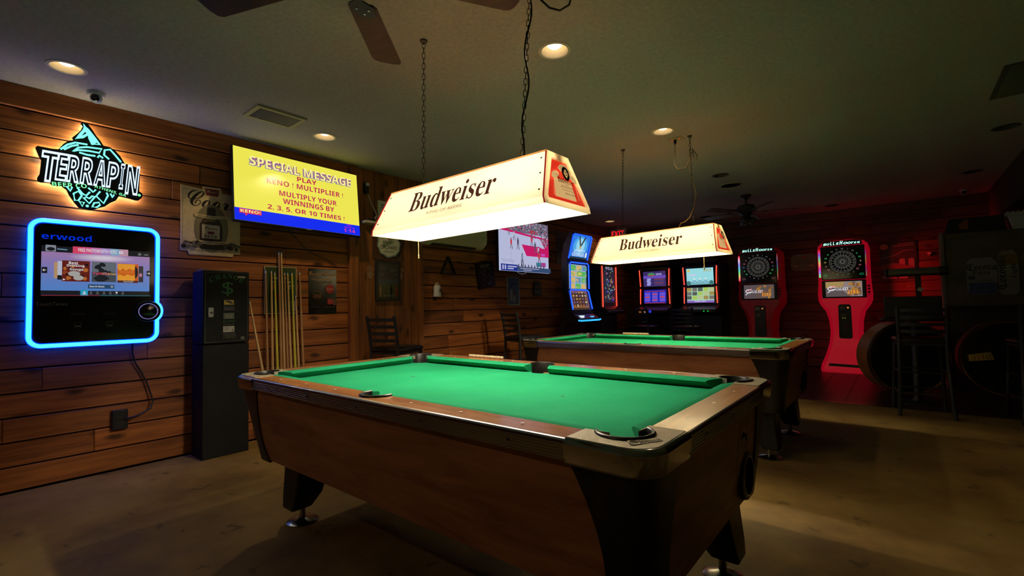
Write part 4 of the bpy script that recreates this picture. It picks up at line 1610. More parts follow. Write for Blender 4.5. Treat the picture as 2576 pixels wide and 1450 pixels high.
a.rect(-0.028, 0.992, 0.056, 1.04, mat('sticker_white', (0.45, 0.43, 0.38), 0.5))
for k in range(3):
    a.line([(-0.022, 1.03 - 0.011 * k), (0.015, 1.03 - 0.011 * k)], 0.003, PGREY)
a.poly([(0.032, 1.0), (0.052, 1.0), (0.042, 1.018)], PGREY)
g.build('sticker', t, smooth=0, recalc=False)
g = G()
a = Art(g, (0, -0.2725, 0))
a.rect(0.105, 0.925, 0.135, 0.95, mat('sticker_dim', (0.10, 0.11, 0.08), 0.5))
g.build('sticker', t, smooth=0, recalc=False)
g = G()
g.box((-0.030, -0.285, 1.165), (0.052, -0.268, 1.255), BLACK)
a = Art(g, (0, -0.2852, 0))
a.rect(-0.026, 1.215, 0.046, 1.252, mat('note_yellow', (0.5, 0.38, 0.01), 0.4))
a.poly([(-0.022, 1.245), (0.02, 1.225), (0.042, 1.22), (0.03, 1.24), (0.0, 1.25)], mat('note_blue', (0.03, 0.03, 0.08), 0.4))
a.rect(-0.024, 1.20, 0.048, 1.207, VOID)
g.build('note_reader', t, bevel=0.0)
g = G()
a = Art(g, (0, -0.2725, 0))
a.rect(-0.026, 1.098, 0.054, 1.148, mat('bill_green', (0.11, 0.13, 0.085), 0.5))
a.ell(0.014, 1.123, 0.026, 0.018, mat('bill_pale', (0.2, 0.2, 0.14), 0.5), 16)
a.ell(0.014, 1.128, 0.008, 0.01, mat('bill_green', (0.11, 0.13, 0.085), 0.5), 12)
a.text('ACCEPTS', 0.014, 1.072, 0.014, CGRN, w=0.09, style='sans')
a.text('$1 $5 $10', 0.014, 1.048, 0.014, mat('bill_green', (0.11, 0.13, 0.085), 0.5), w=0.08, style='sans')
g.build('bill_decal', t, smooth=0, recalc=False)
g = G()
g.box((-0.138, -0.283, 1.115), (-0.100, -0.270, 1.192), mat('lock_plate', (0.22, 0.22, 0.21), 0.4, 0.6))
g.lathe([(0.009, -0.283), (0.008, -0.290), (1e-6, -0.290)], BLACK, (-0.116, 0, 1.152), 14, 'y')
g.build('lock', t, bevel=0.002)
g = G()
g.box((-0.034, -0.279, 0.925), (0.062, -0.268, 0.985), BLACK)
g.add([(-0.022, -0.2795, 0.975), (0.05, -0.2795, 0.975), (0.056, -0.30, 0.937), (-0.026, -0.30, 0.937)], [(0, 1, 2, 3)], CHROME)
g.add([(-0.022, -0.2795, 0.975), (-0.026, -0.30, 0.937), (-0.026, -0.2795, 0.937)], [(0, 1, 2)], CHROME)
g.add([(0.05, -0.2795, 0.975), (0.056, -0.30, 0.937), (0.056, -0.2795, 0.937)], [(0, 1, 2)], CHROME)
g.build('coin_tray', t, smooth=0)
t = thing('tray', 'flat wooden tray lying on top of the change machine', 'tray', (0.0, 1.40, 1.456), LW)
g = G()
g.box((-0.10, -0.19, 0.0), (0.13, -0.05, 0.018), mat('tray_wood', (0.25, 0.12, 0.05), 0.4))
g.build('board', t, bevel=0.004)

# ---- rules board, cues and rack
t = wthing('rules_board', 'green framed board behind the upright pool cues', 'board', 1.985, 1.32)
g = G()
g.box((-0.148, -0.012, -0.22), (0.148, -0.001, 0.218), mat('board_green', (0.05, 0.075, 0.02), 0.3))
g.build('panel', t)
g = G()
a = Art(g, (0, -0.0125, 0))
a.frame(-0.148, -0.22, 0.148, 0.218, 0.009, mat('frame_cream', (0.42, 0.36, 0.2), 0.4))
PALE = mat('board_pale', (0.3, 0.32, 0.2), 0.5)
for k, (u, v, w_) in enumerate(((-0.04, 0.11, 0.07), (0.03, 0.11, 0.04), (-0.07, 0.075, 0.05), (0.0, 0.075, 0.06), (0.07, 0.075, 0.04), (0.09, 0.04, 0.06), (0.02, 0.015, 0.03), (0.07, 0.02, 0.03))):
    a.rect(u - w_ / 2, v - 0.008, u + w_ / 2, v + 0.008, PALE)
RD_ = mat('board_red', (0.22, 0.03, 0.02), 0.5)
a.ell(0.015, -0.03, 0.018, 0.018, RD_, 14)
a.rect(-0.10, 0.0, -0.05, 0.06, mat('board_tan', (0.22, 0.12, 0.05), 0.5))
a.rect(-0.045, -0.10, -0.02, -0.03, RD_)
a.rect(0.09, -0.19, 0.13, -0.10, PALE)
for k in range(5):
    a.rect(0.0, -0.18 + k * 0.025, 0.03, -0.17 + k * 0.025, PINK)
g.build('print', t, smooth=0, recalc=False)
t = wthing('cue_rack', 'low wooden floor rack holding the upright pool cues', 'rack', 1.985, 0.0)
g = G()
g.box((-0.20, -0.19, 0.0), (0.20, -0.05, 0.05), PLANKV)
g.build('base', t, bevel=0.004)
MAPLE = wood('cue_maple', (0.58, 0.36, 0.15), (0.75, 0.5, 0.23), (30, 30, 1.5), 0.3)
LIME = mat('cue_lime', (0.68, 0.62, 0.08), 0.3)
ROSE = wood('cue_rose', (0.38, 0.20, 0.085), (0.52, 0.29, 0.13), (30, 30, 1.5), 0.3)
FERR = mat('cue_ferrule', (0.62, 0.6, 0.52), 0.4)
TIP = mat('cue_tip', (0.05, 0.13, 0.2), 0.8)


def cue(label, foot, top, mt):
    o = thing('pool_cue', label, 'cue', foot, 0, 'pool cues by the change machine')
    d = Vector(top) - Vector(foot)
    n = d.normalized()
    g = G()
    g.tube([(0, 0, 0), d * 0.02, d * 0.30, d * 0.98], [0.013, 0.0145, 0.0125, 0.0068], mt, 10)
    g.build('shaft', o, smooth=60)
    g = G()
    g.tube([d * 0.98, d * 0.992], 0.0068, FERR, 10)
    g.build('ferrule', o)
    g = G()
    g.tube([d * 0.992, d], 0.0066, TIP, 10)
    g.build('tip', o)
    return o


cs = [('leftmost brown cue standing in the rack', 1.835, 1.845, 1.50, ROSE), ('second cue from the left in the rack, pale maple', 1.875, 1.895, 1.50, MAPLE),
      ('left one of the two lime yellow cues in the rack', 1.925, 1.925, 1.49, LIME), ('taller cue crossing left at the middle of the rack', 1.955, 1.962, 1.68, ROSE),
      ('taller pale cue right of the middle of the rack', 1.985, 1.984, 1.68, MAPLE), ('shorter brown cue just right of the two tall cues', 2.018, 2.014, 1.49, ROSE),
      ('cue between the tall pair and the right lime cue', 2.05, 2.042, 1.49, MAPLE), ('right one of the two lime yellow cues in the rack', 2.088, 2.082, 1.49, LIME),
      ('pale cue leaning at the right side of the rack', 2.125, 2.118, 1.28, MAPLE), ('rightmost straight cue standing in the rack', 2.165, 2.155, 1.50, ROSE)]
for lb, ya, yb_, zt_, mt in cs:
    cue(lb, (0.12, ya, 0.051), (0.021, yb_, zt_), mt)
cue('single cue leaning on the right side of the change machine', (0.35, 1.80, 0.0), (0.20, 1.640, 1.22), MAPLE)

# ---- whisky poster
t = wthing('poster', 'glossy black poster with gold script and a round red badge', 'poster', 2.398, 1.315)
g = G()
g.box((-0.146, -0.004, -0.222), (0.146, -0.001, 0.222), mat('poster_black', (0.012, 0.011, 0.008), 0.15))
g.build('sheet', t)
g = G()
a = Art(g, (0, -0.0042, 0))
GOLD = mat('poster_gold', (0.42, 0.22, 0.05), 0.35)
a.text('Crown Royal', 0.0, 0.135, 0.062, GOLD, w=0.28, style='script')
a.line([(-0.12, 0.12), (-0.05, 0.113), (0.03, 0.122), (0.10, 0.115)], 0.006, GOLD)
for k in range(8):
    a.rect(-0.10 + 0.025 * k, 0.085, -0.083 + 0.025 * k, 0.096, mat('poster_dim', (0.1, 0.05, 0.02), 0.4))
PRD = mat('poster_red', (0.4, 0.02, 0.02), 0.4)
a.ell(0.075, 0.025, 0.045, 0.045, PRD, 24)
a.text('Crown', 0.075, 0.015, 0.028, CREAM, w=0.07, style='script', rot=0.15)
a.ring(-0.065, -0.04, 0.045, 0.045, 0.008, mat('poster_brown', (0.12, 0.04, 0.015), 0.4), 20)
a.rect(-0.095, -0.065, -0.035, -0.03, mat('poster_brown', (0.12, 0.04, 0.015), 0.4))
a.rect(0.045, -0.13, 0.105, -0.075, PRD)
a.ell(0.12, -0.11, 0.018, 0.035, mat('poster_brown', (0.12, 0.04, 0.015), 0.4), 12)
a.line([(-0.13, -0.155), (-0.02, -0.155)], 0.005, mat('poster_dim', (0.1, 0.05, 0.02), 0.4))
a.line([(0.0, -0.155), (0.12, -0.155)], 0.005, mat('poster_dim', (0.1, 0.05, 0.02), 0.4))
g.build('print', t, smooth=0, recalc=False)

# ---- cider sign and framed picture on the upright boards
t = wthing('cider_sign', 'square tin sign with a pale round cider label and a small red apple', 'sign', 3.155, 1.845, x=0.021)
g = G()
g.box((-0.20, -0.006, -0.17), (0.20, -0.001, 0.17), mat('cider_brown', (0.09, 0.035, 0.015), 0.4))
a = Art(g, (0, -0.0063, 0))
for k in range(40):
    u, v = rr.uniform(-.19, .19), rr.uniform(-.16, .16)
    a.ell(u, v, rr.uniform(.008, .02), rr.uniform(.008, .018), (mat('cider_leaf', (0.09, 0.10, 0.03), 0.5), mat('cider_bark', (0.16, 0.05, 0.02), 0.5), mat('cider_dark', (0.03, 0.02, 0.012), 0.5))[k % 3], 8)
sh = [(0.155 * math.cos(R(k * 12)) * (1 + 0.05 * math.sin(k * 2.1)), 0.145 * math.sin(R(k * 12)) * (1 + 0.05 * math.cos(k * 1.7))) for k in range(30)]
a.poly(sh, mat('cider_blue', (0.2, 0.27, 0.28), 0.4))
a.poly([(u * 0.9, v * 0.9) for u, v in sh], mat('cider_pale', (0.62, 0.63, 0.48), 0.4))
a.ell(0.0, 0.075, 0.018, 0.02, mat('apple_red', (0.42, 0.02, 0.02), 0.4), 14)
a.text('ANGRY', -0.008, 0.0, 0.042, PINK, w=0.15)
a.text('ORCHARD', 0.0, -0.054, 0.044, PINK, w=0.225)
a.text('HARD CIDER', 0.0, -0.088, 0.017, PGREY, w=0.14)
g.build('plate', t, smooth=0, recalc=False)
t = wthing('framed_picture', 'dark framed picture of bottles hanging under the round cider sign', 'picture', 3.148, 1.44, x=0.021)
g = G()
g.box((-0.165, -0.022, -0.222), (0.165, -0.001, 0.222), BLACK)
g.build('frame', t, bevel=0.004)
g = G()
a = Art(g, (0, -0.0225, 0))
a.rect(-0.132, -0.195, 0.132, 0.195, mat('pic_slate', (0.055, 0.058, 0.05), 0.2))
a.rect(-0.132, -0.195, 0.132, -0.01, mat('pic_olive', (0.07, 0.075, 0.03), 0.2))
a.rect(-0.132, -0.03, 0.132, 0.015, mat('pic_blue', (0.06, 0.08, 0.085), 0.2))
for k in range(9):
    a.ell(rr.uniform(-.11, .11), rr.uniform(.05, .15), rr.uniform(.02, .05), rr.uniform(.01, .02), mat('pic_slate2', (0.08, 0.08, 0.07), 0.2), 10)
for u, c in ((-0.11, (0.25, 0.15, 0.04)), (0.03, (0.012, 0.015, 0.012)), (0.10, (0.22, 0.03, 0.02))):
    mm = mat('pic_b%d' % int(u * 100), c, 0.2)
    a.rect(u - 0.012, -0.18, u + 0.012, -0.08, mm)
    a.rect(u - 0.005, -0.08, u + 0.005, -0.045, mm)
for k in range(8):
    a.ell(-0.07 + 0.02 * k, -0.165, 0.008, 0.014, mat('pic_pale', (0.14, 0.13, 0.09), 0.2), 8)
g.build('print', t, smooth=0, recalc=False)

# ---- air conditioner
t = wthing('air_conditioner', 'long white split air conditioner high on the wall behind the near lamp', 'air conditioner', 4.10, 1.90)
ACW = mat('ac_cream', (0.68, 0.63, 0.45), 0.4)
g = G()
pf = [(0.0, 0.0), (-0.09, -0.015), (-0.15, 0.01), (-0.20, 0.06), (-0.21, 0.12), (-0.20, 0.27), (-0.17, 0.295), (0.0, 0.295)]
g.prism([(p[0], p[1]) for p in pf], 'x', -0.50, 0.50, ACW)
g.build('casing', t, bevel=0.012, smooth=40)
g = G()
g.hexa([(-0.40, -0.100, -0.016), (0.36, -0.100, -0.016), (0.36, -0.15, 0.006), (-0.40, -0.15, 0.006), (-0.40, -0.10, -0.006), (0.36, -0.10, -0.006), (0.36, -0.15, 0.016), (-0.40, -0.15, 0.016)], mat('ac_slot', (0.06, 0.055, 0.04), 0.6))
g.build('louvre', t)

# ---- triangle rack, tumbler, small pictures
t = wthing('triangle_rack', 'dark wooden triangle ball rack hung on the plank wall', 'rack', 4.075, 1.60)
g = G()
tri = [(-0.115, -0.04), (0.115, -0.04), (0.0, 0.175)]
for k in range(3):
    p, q = tri[k], tri[(k + 1) % 3]
    g.bar((p[0], -0.02, p[1]), (q[0], -0.02, q[1]), 0.016, 0.032, BLACKM, (0, 1, 0))
g.build('frame', t, bevel=0.003)
g = G()
g.lathe([(0.006, 0), (0.006, -0.05), (1e-6, -0.052)], BLACKM, (0, 0.0, 0.145), 10, 'y')
g.build('peg', t)
t = wthing('paper_cup', 'white cup with a blue emblem stuffed with paper, fixed on the plank wall', 'cup', 3.845, 1.345)
g = G()
g.lathe([(0.052, -0.075), (0.050, -0.078), (0.040, 0.055), (0.036, 0.06), (1e-6, 0.06)], WHITE, (0, -0.06, 0), 20)
g.build('body', t, smooth=50)
g = G()
for k in range(7):
    c, s_ = math.cos(k * 0.9), math.sin(k * 0.9)
    g.sphere((0.015 * c, -0.06 + 0.012 * s_, 0.066 + 0.006 * (k % 3)), 0.016, CREAM, 8)
g.build('paper_stuffing', t)
g = G()
bl = mat('emblem_blue', (0.03, 0.045, 0.09), 0.5)
vs, fs = [], []
for k in range(17):
    q = 2 * PI * k / 16
    for rr_ in (0.026, 0.022):
        an = -PI / 2 + 0.25 + rr_ * math.cos(q) / 0.046
        vs.append((0.0475 * math.cos(an), -0.06 + 0.0475 * math.sin(an), -0.01 + rr_ * 1.2 * math.sin(q)))
for k in range(16):
    fs.append((2 * k, 2 * k + 1, 2 * k + 3, 2 * k + 2))
g.add(vs, fs, bl)
for an in (0.1, 0.3, 0.45):
    q = -PI / 2 + an
    g.tube([(0.0465 * math.cos(q), -0.06 + 0.0465 * math.sin(q), -0.02), (0.0465 * math.cos(q), -0.06 + 0.0465 * math.sin(q), 0.008)], 0.003, bl, 6)
g.build('emblem', t)
g = G()
g.box((-0.02, -0.02, -0.12), (0.02, 0.0, 0.0), BLACK)
g.build('holder', t)
t = wthing('sculpted_plaque', 'tilted dark plaque with a pale raised design, left of the basketball screen', 'plaque', 4.76, 1.575)
t.rotation_euler = (0, R(-9), LW)
g = G()
g.prism([(-0.16, -0.19), (0.17, -0.17), (0.175, 0.17), (0.0, 0.19), (-0.17, 0.175)], 'y', -0.035, -0.004, mat('plaque_dark', (0.03, 0.014, 0.012), 0.4))
g.build('back', t, bevel=0.01)
g = G()
a = Art(g, (0, -0.0355, 0))
PG = mat('plaque_grey', (0.16, 0.14, 0.13), 0.5)
a.rect(-0.10, 0.10, 0.10, 0.145, PG)
for k in range(26):
    a.ell(rr.uniform(-.11, .11), rr.uniform(-.14, .1), rr.uniform(.008, .03), rr.uniform(.006, .02), (PG, mat('plaque_mid', (0.07, 0.05, 0.045), 0.5))[k % 2], 8, rot=rr.uniform(-1, 1))
a.ring(-0.08, -0.10, 0.045, 0.045, 0.008, PG, 18)
a.ring(0.09, -0.09, 0.045, 0.045, 0.008, PG, 18)
a.line([(-0.03, -0.04), (0.05, 0.0)], 0.008, mat('plaque_red', (0.3, 0.03, 0.03), 0.5))
g.build('relief', t, smooth=0, recalc=False)

# ---- basketball screen
t = thing('television', 'flat screen showing a basketball game, high on the left wall', 'television', (0.25, 5.37, 2.0), LW)
TW2, TH2 = 0.585, 0.375
g = G()
g.box((-TW2 - 0.008, 0.0, -TH2 - 0.008), (TW2 + 0.008, 0.05, TH2 + 0.008), BLACK)
g.build('housing', t, bevel=0.005)
g = G()
g.box((-0.03, 0.05, -0.05), (0.03, 0.235, 0.05), BLACKM)
g.box((-0.12, 0.232, -0.12), (0.12, 0.248, 0.12), BLACKM)
g.build('wall_arm', t)
g = G()
a = Art(g, (0, -0.0005, 0), eps=0.0005)
bb = lambda n, c: glow('bb_' + n, c, 0.85)
CO = bb('court', (0.52, 0.55, 0.78))
RED = bb('red', (0.62, 0.012, 0.14))
a.rect(-TW2, -TH2, TW2, TH2, CO)
a.rect(-TW2, 0.19, TW2, TH2, bb('crowd', (0.16, 0.13, 0.2)))
rq = random.Random(5)
cc = [bb('k%d' % i, c) for i, c in enumerate(((0.35, 0.3, 0.45), (0.05, 0.05, 0.07), (0.5, 0.48, 0.6), (0.45, 0.06, 0.12), (0.1, 0.08, 0.14), (0.28, 0.2, 0.26), (0.12, 0.22, 0.2)))]
for k in range(330):
    u = rq.uniform(-TW2 + .02, TW2 - .02)
    v = rq.uniform(0.2, TH2 - 0.015)
    s_ = rq.uniform(.006, .017)
    g.add([a.P(u - s_, v - s_ * .7), a.P(u + s_, v - s_ * .7), a.P(u + s_ * .8, v + s_), a.P(u - s_ * .8, v + s_)], [(0, 1, 2, 3)], cc[rq.randrange(7)])
    a.h += 0.00001
a.h += a.eps
a.poly([(-TW2, 0.19), (0.32, 0.135), (0.32, 0.165), (-TW2, 0.222)], RED)
a.poly([(0.30, 0.17), (TW2, 0.155), (TW2, -0.02), (0.48, -0.01), (0.33, 0.12)], RED)
for k in range(60):
    u, v = rq.uniform(0.40, TW2 - .02), rq.uniform(0.03, 0.2)
    a.ell(u, v, .014, .012, cc[rq.randrange(7)], 6)
    a.h -= a.eps * 0.9
a.poly([(-0.09, 0.02), (0.40, 0.012), (TW2, -0.01), (TW2, -0.13), (0.02, -0.14)], RED)
a.poly([(0.26, 0.145), (0.36, 0.135), (0.48, -0.0), (0.38, 0.0)], CO)
a.poly([(0.38, -0.08), (0.48, -0.08), (0.48, -0.12), (0.38, -0.12)], bb('logo', (0.6, 0.08, 0.5)))
a.ring(-0.1, -0.15, 0.24, 0.26, 0.004, bb('ln', (0.3, 0.3, 0.45)), 24, 150, 330)


def player(u, v, s_, c):
    a.ell(u, v + 0.062 * s_, .011 * s_, .011 * s_, cc[1], 8)
    a.poly([(u - .02 * s_, v + .05 * s_), (u + .02 * s_, v + .05 * s_), (u + .017 * s_, v - .02 * s_), (u - .017 * s_, v - .02 * s_)], c)
    a.line([(u - .01 * s_, v - .02 * s_), (u - .02 * s_, v - .08 * s_)], .011 * s_, cc[4])
    a.line([(u + .01 * s_, v - .02 * s_), (u + .026 * s_, v - .085 * s_)], .011 * s_, cc[4])


WH, RP, DK = cc[2], bb('redp', (0.6, 0.05, 0.08)), cc[4]
for p in ((-0.33, 0.02, 1, RP), (-0.18, 0.03, 1.1, DK), (-0.27, 0.14, .9, WH), (0.14, 0.1, 1.2, RP), (0.22, 0.0, 1.1, DK), (0.30, -0.05, 1, WH), (0.31, -0.14, 1.3, RP), (0.13, 0.2, 1, RP), (0.2, 0.2, .8, RP), (-0.4, 0.19, .8, cc[3])):
    player(*p)
a.ell(-0.11, -0.12, .012, .014, cc[1], 8)
a.poly([(-0.135, -0.135), (-0.09, -0.135), (-0.095, -0.2), (-0.13, -0.2)], bb('ref', (0.25, 0.27, 0.4)))
a.line([(-0.12, -0.2), (-0.135, -0.30)], .018, cc[1])
a.line([(-0.10, -0.2), (-0.088, -0.30)], .018, cc[1])
a.text('TOYOTA', -0.44, -0.255, 0.035, bb('ln', (0.3, 0.3, 0.45)), w=0.27)
a.rect(0.22, -0.285, 0.34, -0.225, bb('tag', (0.05, 0.2, 0.3)))
a.rect(0.34, -0.285, 0.46, -0.22, bb('tag2', (0.4, 0.06, 0.3)))
a.rect(-TW2, -TH2, -0.22, -0.285, bb('strip', (0.01, 0.03, 0.28)))
a.rect(-0.22, -TH2, TW2, -0.305, bb('strip2', (0.04, 0.08, 0.18)))
for k in range(9):
    a.ell(-0.2 + 0.075 * k, -0.297, 0.013, 0.03, cc[1], 8)
a.line([(-0.45, -0.315), (-0.25, -0.315)], .018, bb('wt', (0.5, 0.5, 0.75)))
a.line([(-0.45, -0.345), (-0.32, -0.345)], .018, bb('wt', (0.5, 0.5, 0.75)))
a.line([(-0.17, -0.33), (0.28, -0.325)], .016, bb('ln', (0.3, 0.3, 0.45)))
a.line([(-0.1, -0.355), (0.1, -0.352)], .014, bb('ln', (0.3, 0.3, 0.45)))
for u in (-0.55, -0.50):
    a.rect(u - 0.015, -0.36, u + 0.015, -0.30, bb('wt', (0.5, 0.5, 0.75)))
g.build('screen', t, smooth=0, recalc=False)

t = wthing('paper_poster', 'narrow creased paper poster of pale bottles under the basketball screen', 'poster', 5.385, 1.355)
g = G()
g.hexa([(-0.135, -0.002, -0.21), (0.145, -0.012, -0.21), (0.13, -0.012, 0.21), (-0.15, -0.004, 0.21), (-0.135, 0.0, -0.21), (0.145, -0.01, -0.21), (0.13, -0.01, 0.21), (-0.15, -0.002, 0.21)], mat('paper_pale', (0.34, 0.34, 0.31), 0.5))
a = Art(g, (0, -0.0135, 0))
a.rect(-0.12, -0.19, 0.115, 0.19, mat('paper_blue', (0.09, 0.12, 0.17), 0.4))
a.rect(-0.06, 0.10, 0.07, 0.125, mat('paper_ink', (0.04, 0.06, 0.1), 0.4))
pb = mat('paper_bottle', (0.34, 0.30, 0.24), 0.4)
a.rect(-0.09, -0.15, -0.03, 0.04, pb, r=0.02)
a.rect(-0.07, 0.03, -0.05, 0.09, PINK)
a.rect(-0.02, -0.15, 0.035, 0.02, mat('paper_brown', (0.14, 0.07, 0.04), 0.4), r=0.02)
a.rect(-0.015, -0.16, 0.03, -0.06, pb, r=0.01)
g.build('sheet', t, smooth=0, recalc=False)
t = wthing('small_plaque', 'small dark plaque right of the narrow paper poster', 'plaque', 5.98, 1.42)
g = G()
g.prism([(-0.10, -0.13), (0.10, -0.13), (0.10, 0.03), (0.05, 0.10), (-0.05, 0.10), (-0.10, 0.03)], 'y', -0.02, -0.003, mat('plaque2', (0.035, 0.02, 0.012), 0.5))
a = Art(g, (0, -0.0205, 0))
a.rect(-0.09, -0.085, 0.08, -0.05, mat('plaque2_pale', (0.14, 0.11, 0.08), 0.5))
a.rect(-0.05, 0.0, 0.06, 0.02, mat('plaque_red', (0.3, 0.03, 0.03), 0.5))
g.build('board', t, smooth=0, recalc=False)
t = wthing('price_list', 'tall dim sheet of columns on the wall above the blue-lit machine', 'notice', 6.75, 2.12)
g = G()
g.box((-0.21, -0.005, -0.28), (0.21, -0.001, 0.28), mat('list_grey', (0.13, 0.12, 0.1), 0.6))
a = Art(g, (0, -0.0055, 0))
for k in range(5):
    a.rect(-0.17 + 0.07 * k, -0.2, -0.13 + 0.07 * k, 0.16, mat('list_dark', (0.05, 0.045, 0.04), 0.6))
g.build('sheet', t, smooth=0, recalc=False)

# ================================================================== BAR STOOLS
SEATV = VINYL


def make_stool(label, loc, rotz):
    """ladder-back bar stool; its front faces -y"""
    t = thing('bar_stool', label, 'bar stool', loc, rotz, 'ladder-back bar stools')
    sz = 0.74
    for sx in (-1, 1):
        g = G()
        g.tube([(sx * 0.20, 0.235, 0.0), (sx * 0.178, 0.185, 0.45), (sx * 0.175, 0.18, 0.72), (sx * 0.178, 0.20, 0.90), (sx * 0.18, 0.235, 1.06)], [0.017] * 5, BLACKM, 8)
        g.build('back_post', t, smooth=60)
        g = G()
        g.tube([(sx * 0.205, -0.215, 0.0), (sx * 0.175, -0.17, 0.70)], [0.016, 0.016], BLACKM, 8)
        g.build('front_leg', t, smooth=60)
    for k, z in enumerate((0.815, 0.883, 0.951, 1.02)):
        g = G()
        y = 0.19 + (z - 0.8) * 0.16
        pts = [(-0.175 + 0.35 * i / 8, y + 0.03 * math.sin(PI * i / 8), z) for i in range(9)]
        for i in range(8):
            g.bar(pts[i], pts[i + 1], 0.010, 0.034, BLACKM)
        g.build('back_slat', t, smooth=50)
    g = G()
    for z in (0.22, 0.42):
        f = z / 0.72
        a_, b_ = 0.20 - 0.025 * f, 0.225 - 0.045 * f
        yb = 0.235 - 0.05 * min(1, z / 0.45)
        q = [(-a_, -b_, z), (a_, -b_, z), (a_, yb, z), (-a_, yb, z)]
        for i in range(4):
            g.tube([q[i], q[(i + 1) % 4]], 0.009, BLACKM, 6)
    g.build('foot_rail', t, smooth=60)
    g = G()
    g.box((-0.185, -0.18, 0.675), (0.185, 0.185, 0.70), BLACKM)
    g.build('seat_frame', t, bevel=0.004)
    g = G()
    rows = []
    for (k, z) in ((0.0, 0.70), (0.012, 0.712), (0.014, 0.728), (0.002, 0.742), (-0.03, 0.749), (-0.1, 0.753)):
        c = 0.19 + k
        rr_ = 0.05 if k > -0.05 else 0.03
        row = []
        for (cx, cy, a0) in ((c - rr_, c - rr_, 0), (-c + rr_, c - rr_, 90), (-c + rr_, -c + rr_, 180), (c - rr_, -c + rr_, 270)):
            for q in range(4):
                a = R(a0 + q * 30)
                row.append((cx + rr_ * math.cos(a), cy + rr_ * math.sin(a) - 0.008, z))
        rows.append(row)
    n = 16
    vs = [p for r_ in rows for p in r_]
    fs = [(i * n + j, i * n + (j + 1) % n, (i + 1) * n + (j + 1) % n, (i + 1) * n + j) for i in range(5) for j in range(n)]
    fs += [tuple(range(n))[::-1], tuple(5 * n + j for j in range(n))]
    g.add(vs, fs, SEATV)
    g.build('seat', t, smooth=70)
    return t


st = make_stool('black ladder-back stool standing by the upright boards under the framed picture', (0.40, 2.985, 0), R(191.5))
dup(st, (0.60, 4.86, 0), R(162), 'black ladder-back stool by the plank wall, left end of the farther pool table')
dup(st, (4.55, 6.17, 0), R(186), 'black ladder-back stool seen from behind in the dark, with the silver bar above it')
dup(st, (5.39, 6.27, 0), R(186), 'black ladder-back stool cut by the right edge of the photo')
dup(st, (1.62, 8.02, 0), R(180), 'black stool in front of the pale-screened game machine')
dup(st, (0.86, 8.02, 0), R(176), 'black stool in front of the blue-screened game machine')

# ================================================================== GAME MACHINES
CAB = mat('cabinet_black', (0.012, 0.011, 0.012), 0.4)
NRED = glow('red_tube', (1.0, 0.06, 0.03), 2.2)
NBLUE = glow('blue_tube', (0.01, 0.08, 1.0), 1.8)
# ---- curved blue-lit machine on the left wall
t = thing('slot_machine', 'tall curved game machine with three bright screens edged in blue light', 'game machine', (0.0, 6.23, 0), LW)
g = G()
pf = [(-0.28, 0.0), (-0.55, 0.0), (-0.50, 0.45), (-0.54, 0.85), (-0.80, 0.885), (-0.80, 0.925), (-0.70, 0.985), (-0.665, 1.05), (-0.60, 1.37), (-0.60, 1.79), (-0.60, 1.82), (-0.71, 2.21), (-0.66, 2.235), (-0.54, 2.05), (-0.50, 1.80), (-0.49, 1.37), (-0.55, 1.05), (-0.46, 0.9), (-0.36, 0.5)]
g.prism(pf, 'x', -0.29, 0.29, CAB)
g.build('cabinet', t, smooth=30, bevel=0.01)


def face(g, z0, d0, z1, d1, hw0, hw1=None):
    """Art on a sloping front: v runs 0..length from (z0,d0) up to (z1,d1)"""
    a = Art(g, (0, -d0 - 0.002, z0), (1, 0, 0), (0, -(d1 - d0), z1 - z0), 0.0005)
    a.L = math.hypot(d1 - d0, z1 - z0)
    return a


def edge_glow(name, t, a, hw, hwt, mt, r=0.009):
    g = G()
    L_ = a.L
    p = [(-hw, 0.01), (-hwt, L_ - 0.03), (-hwt + 0.03, L_ - 0.005), (hwt - 0.03, L_ - 0.005), (hwt, L_ - 0.03), (hw, 0.01)]
    g.tube([a.P(u, v, 0.004) for u, v in p], r, mt, 6)
    g.build(name, t, smooth=60)


sm = lambda n, c, s_=0.85: glow('sm_' + n, c, s_)
rz = random.Random(11)
g = G()
a = face(g, 1.83, 0.604, 2.205, 0.709, 0.27)
L_ = a.L
a.rect(-0.25, 0.02, 0.25, L_ - 0.02, sm('top', (0.03, 0.22, 0.85)))
a.ell(0, L_ * 0.55, 0.2, 0.15, sm('top2', (0.08, 0.45, 0.95)), 24)
a.ell(0, L_ * 0.58, 0.12, 0.11, sm('top3', (0.35, 0.75, 1.0)), 24)
a.line([(-0.07, L_ - 0.03), (0.0, L_ * 0.52), (0.02, L_ * 0.6), (0.1, L_ - 0.03)], 0.03, sm('rib', (0.02, 0.02, 0.02)))
a.ell(0.0, L_ * 0.5, 0.025, 0.025, sm('gold', (0.6, 0.4, 0.1)), 14)
a.text('JACKPOT', 0, L_ * 0.30, 0.045, sm('white', (0.75, 0.85, 0.95)), w=0.32, style='sans')
a.text('GEORGIA', -0.02, L_ * 0.14, 0.06, sm('white', (0.75, 0.85, 0.95)), w=0.34, style='sans')
a.ell(0.205, L_ * 0.22, 0.028, 0.045, sm('white', (0.75, 0.85, 0.95)), 14)
a.rect(-0.25, 0.02, 0.25, 0.045, sm('dkbar', (0.01, 0.04, 0.06)))
g.build('top_screen', t, smooth=0, recalc=False)
edge_glow('light_edge', t, a, 0.272, 0.272, NBLUE, 0.011)
g = G()
a = face(g, 1.372, 0.60, 1.785, 0.60, 0.27)
L_ = a.L
a.rect(-0.25, 0.01, 0.25, L_ - 0.03, sm('mid', (0.30, 0.45, 0.62)))
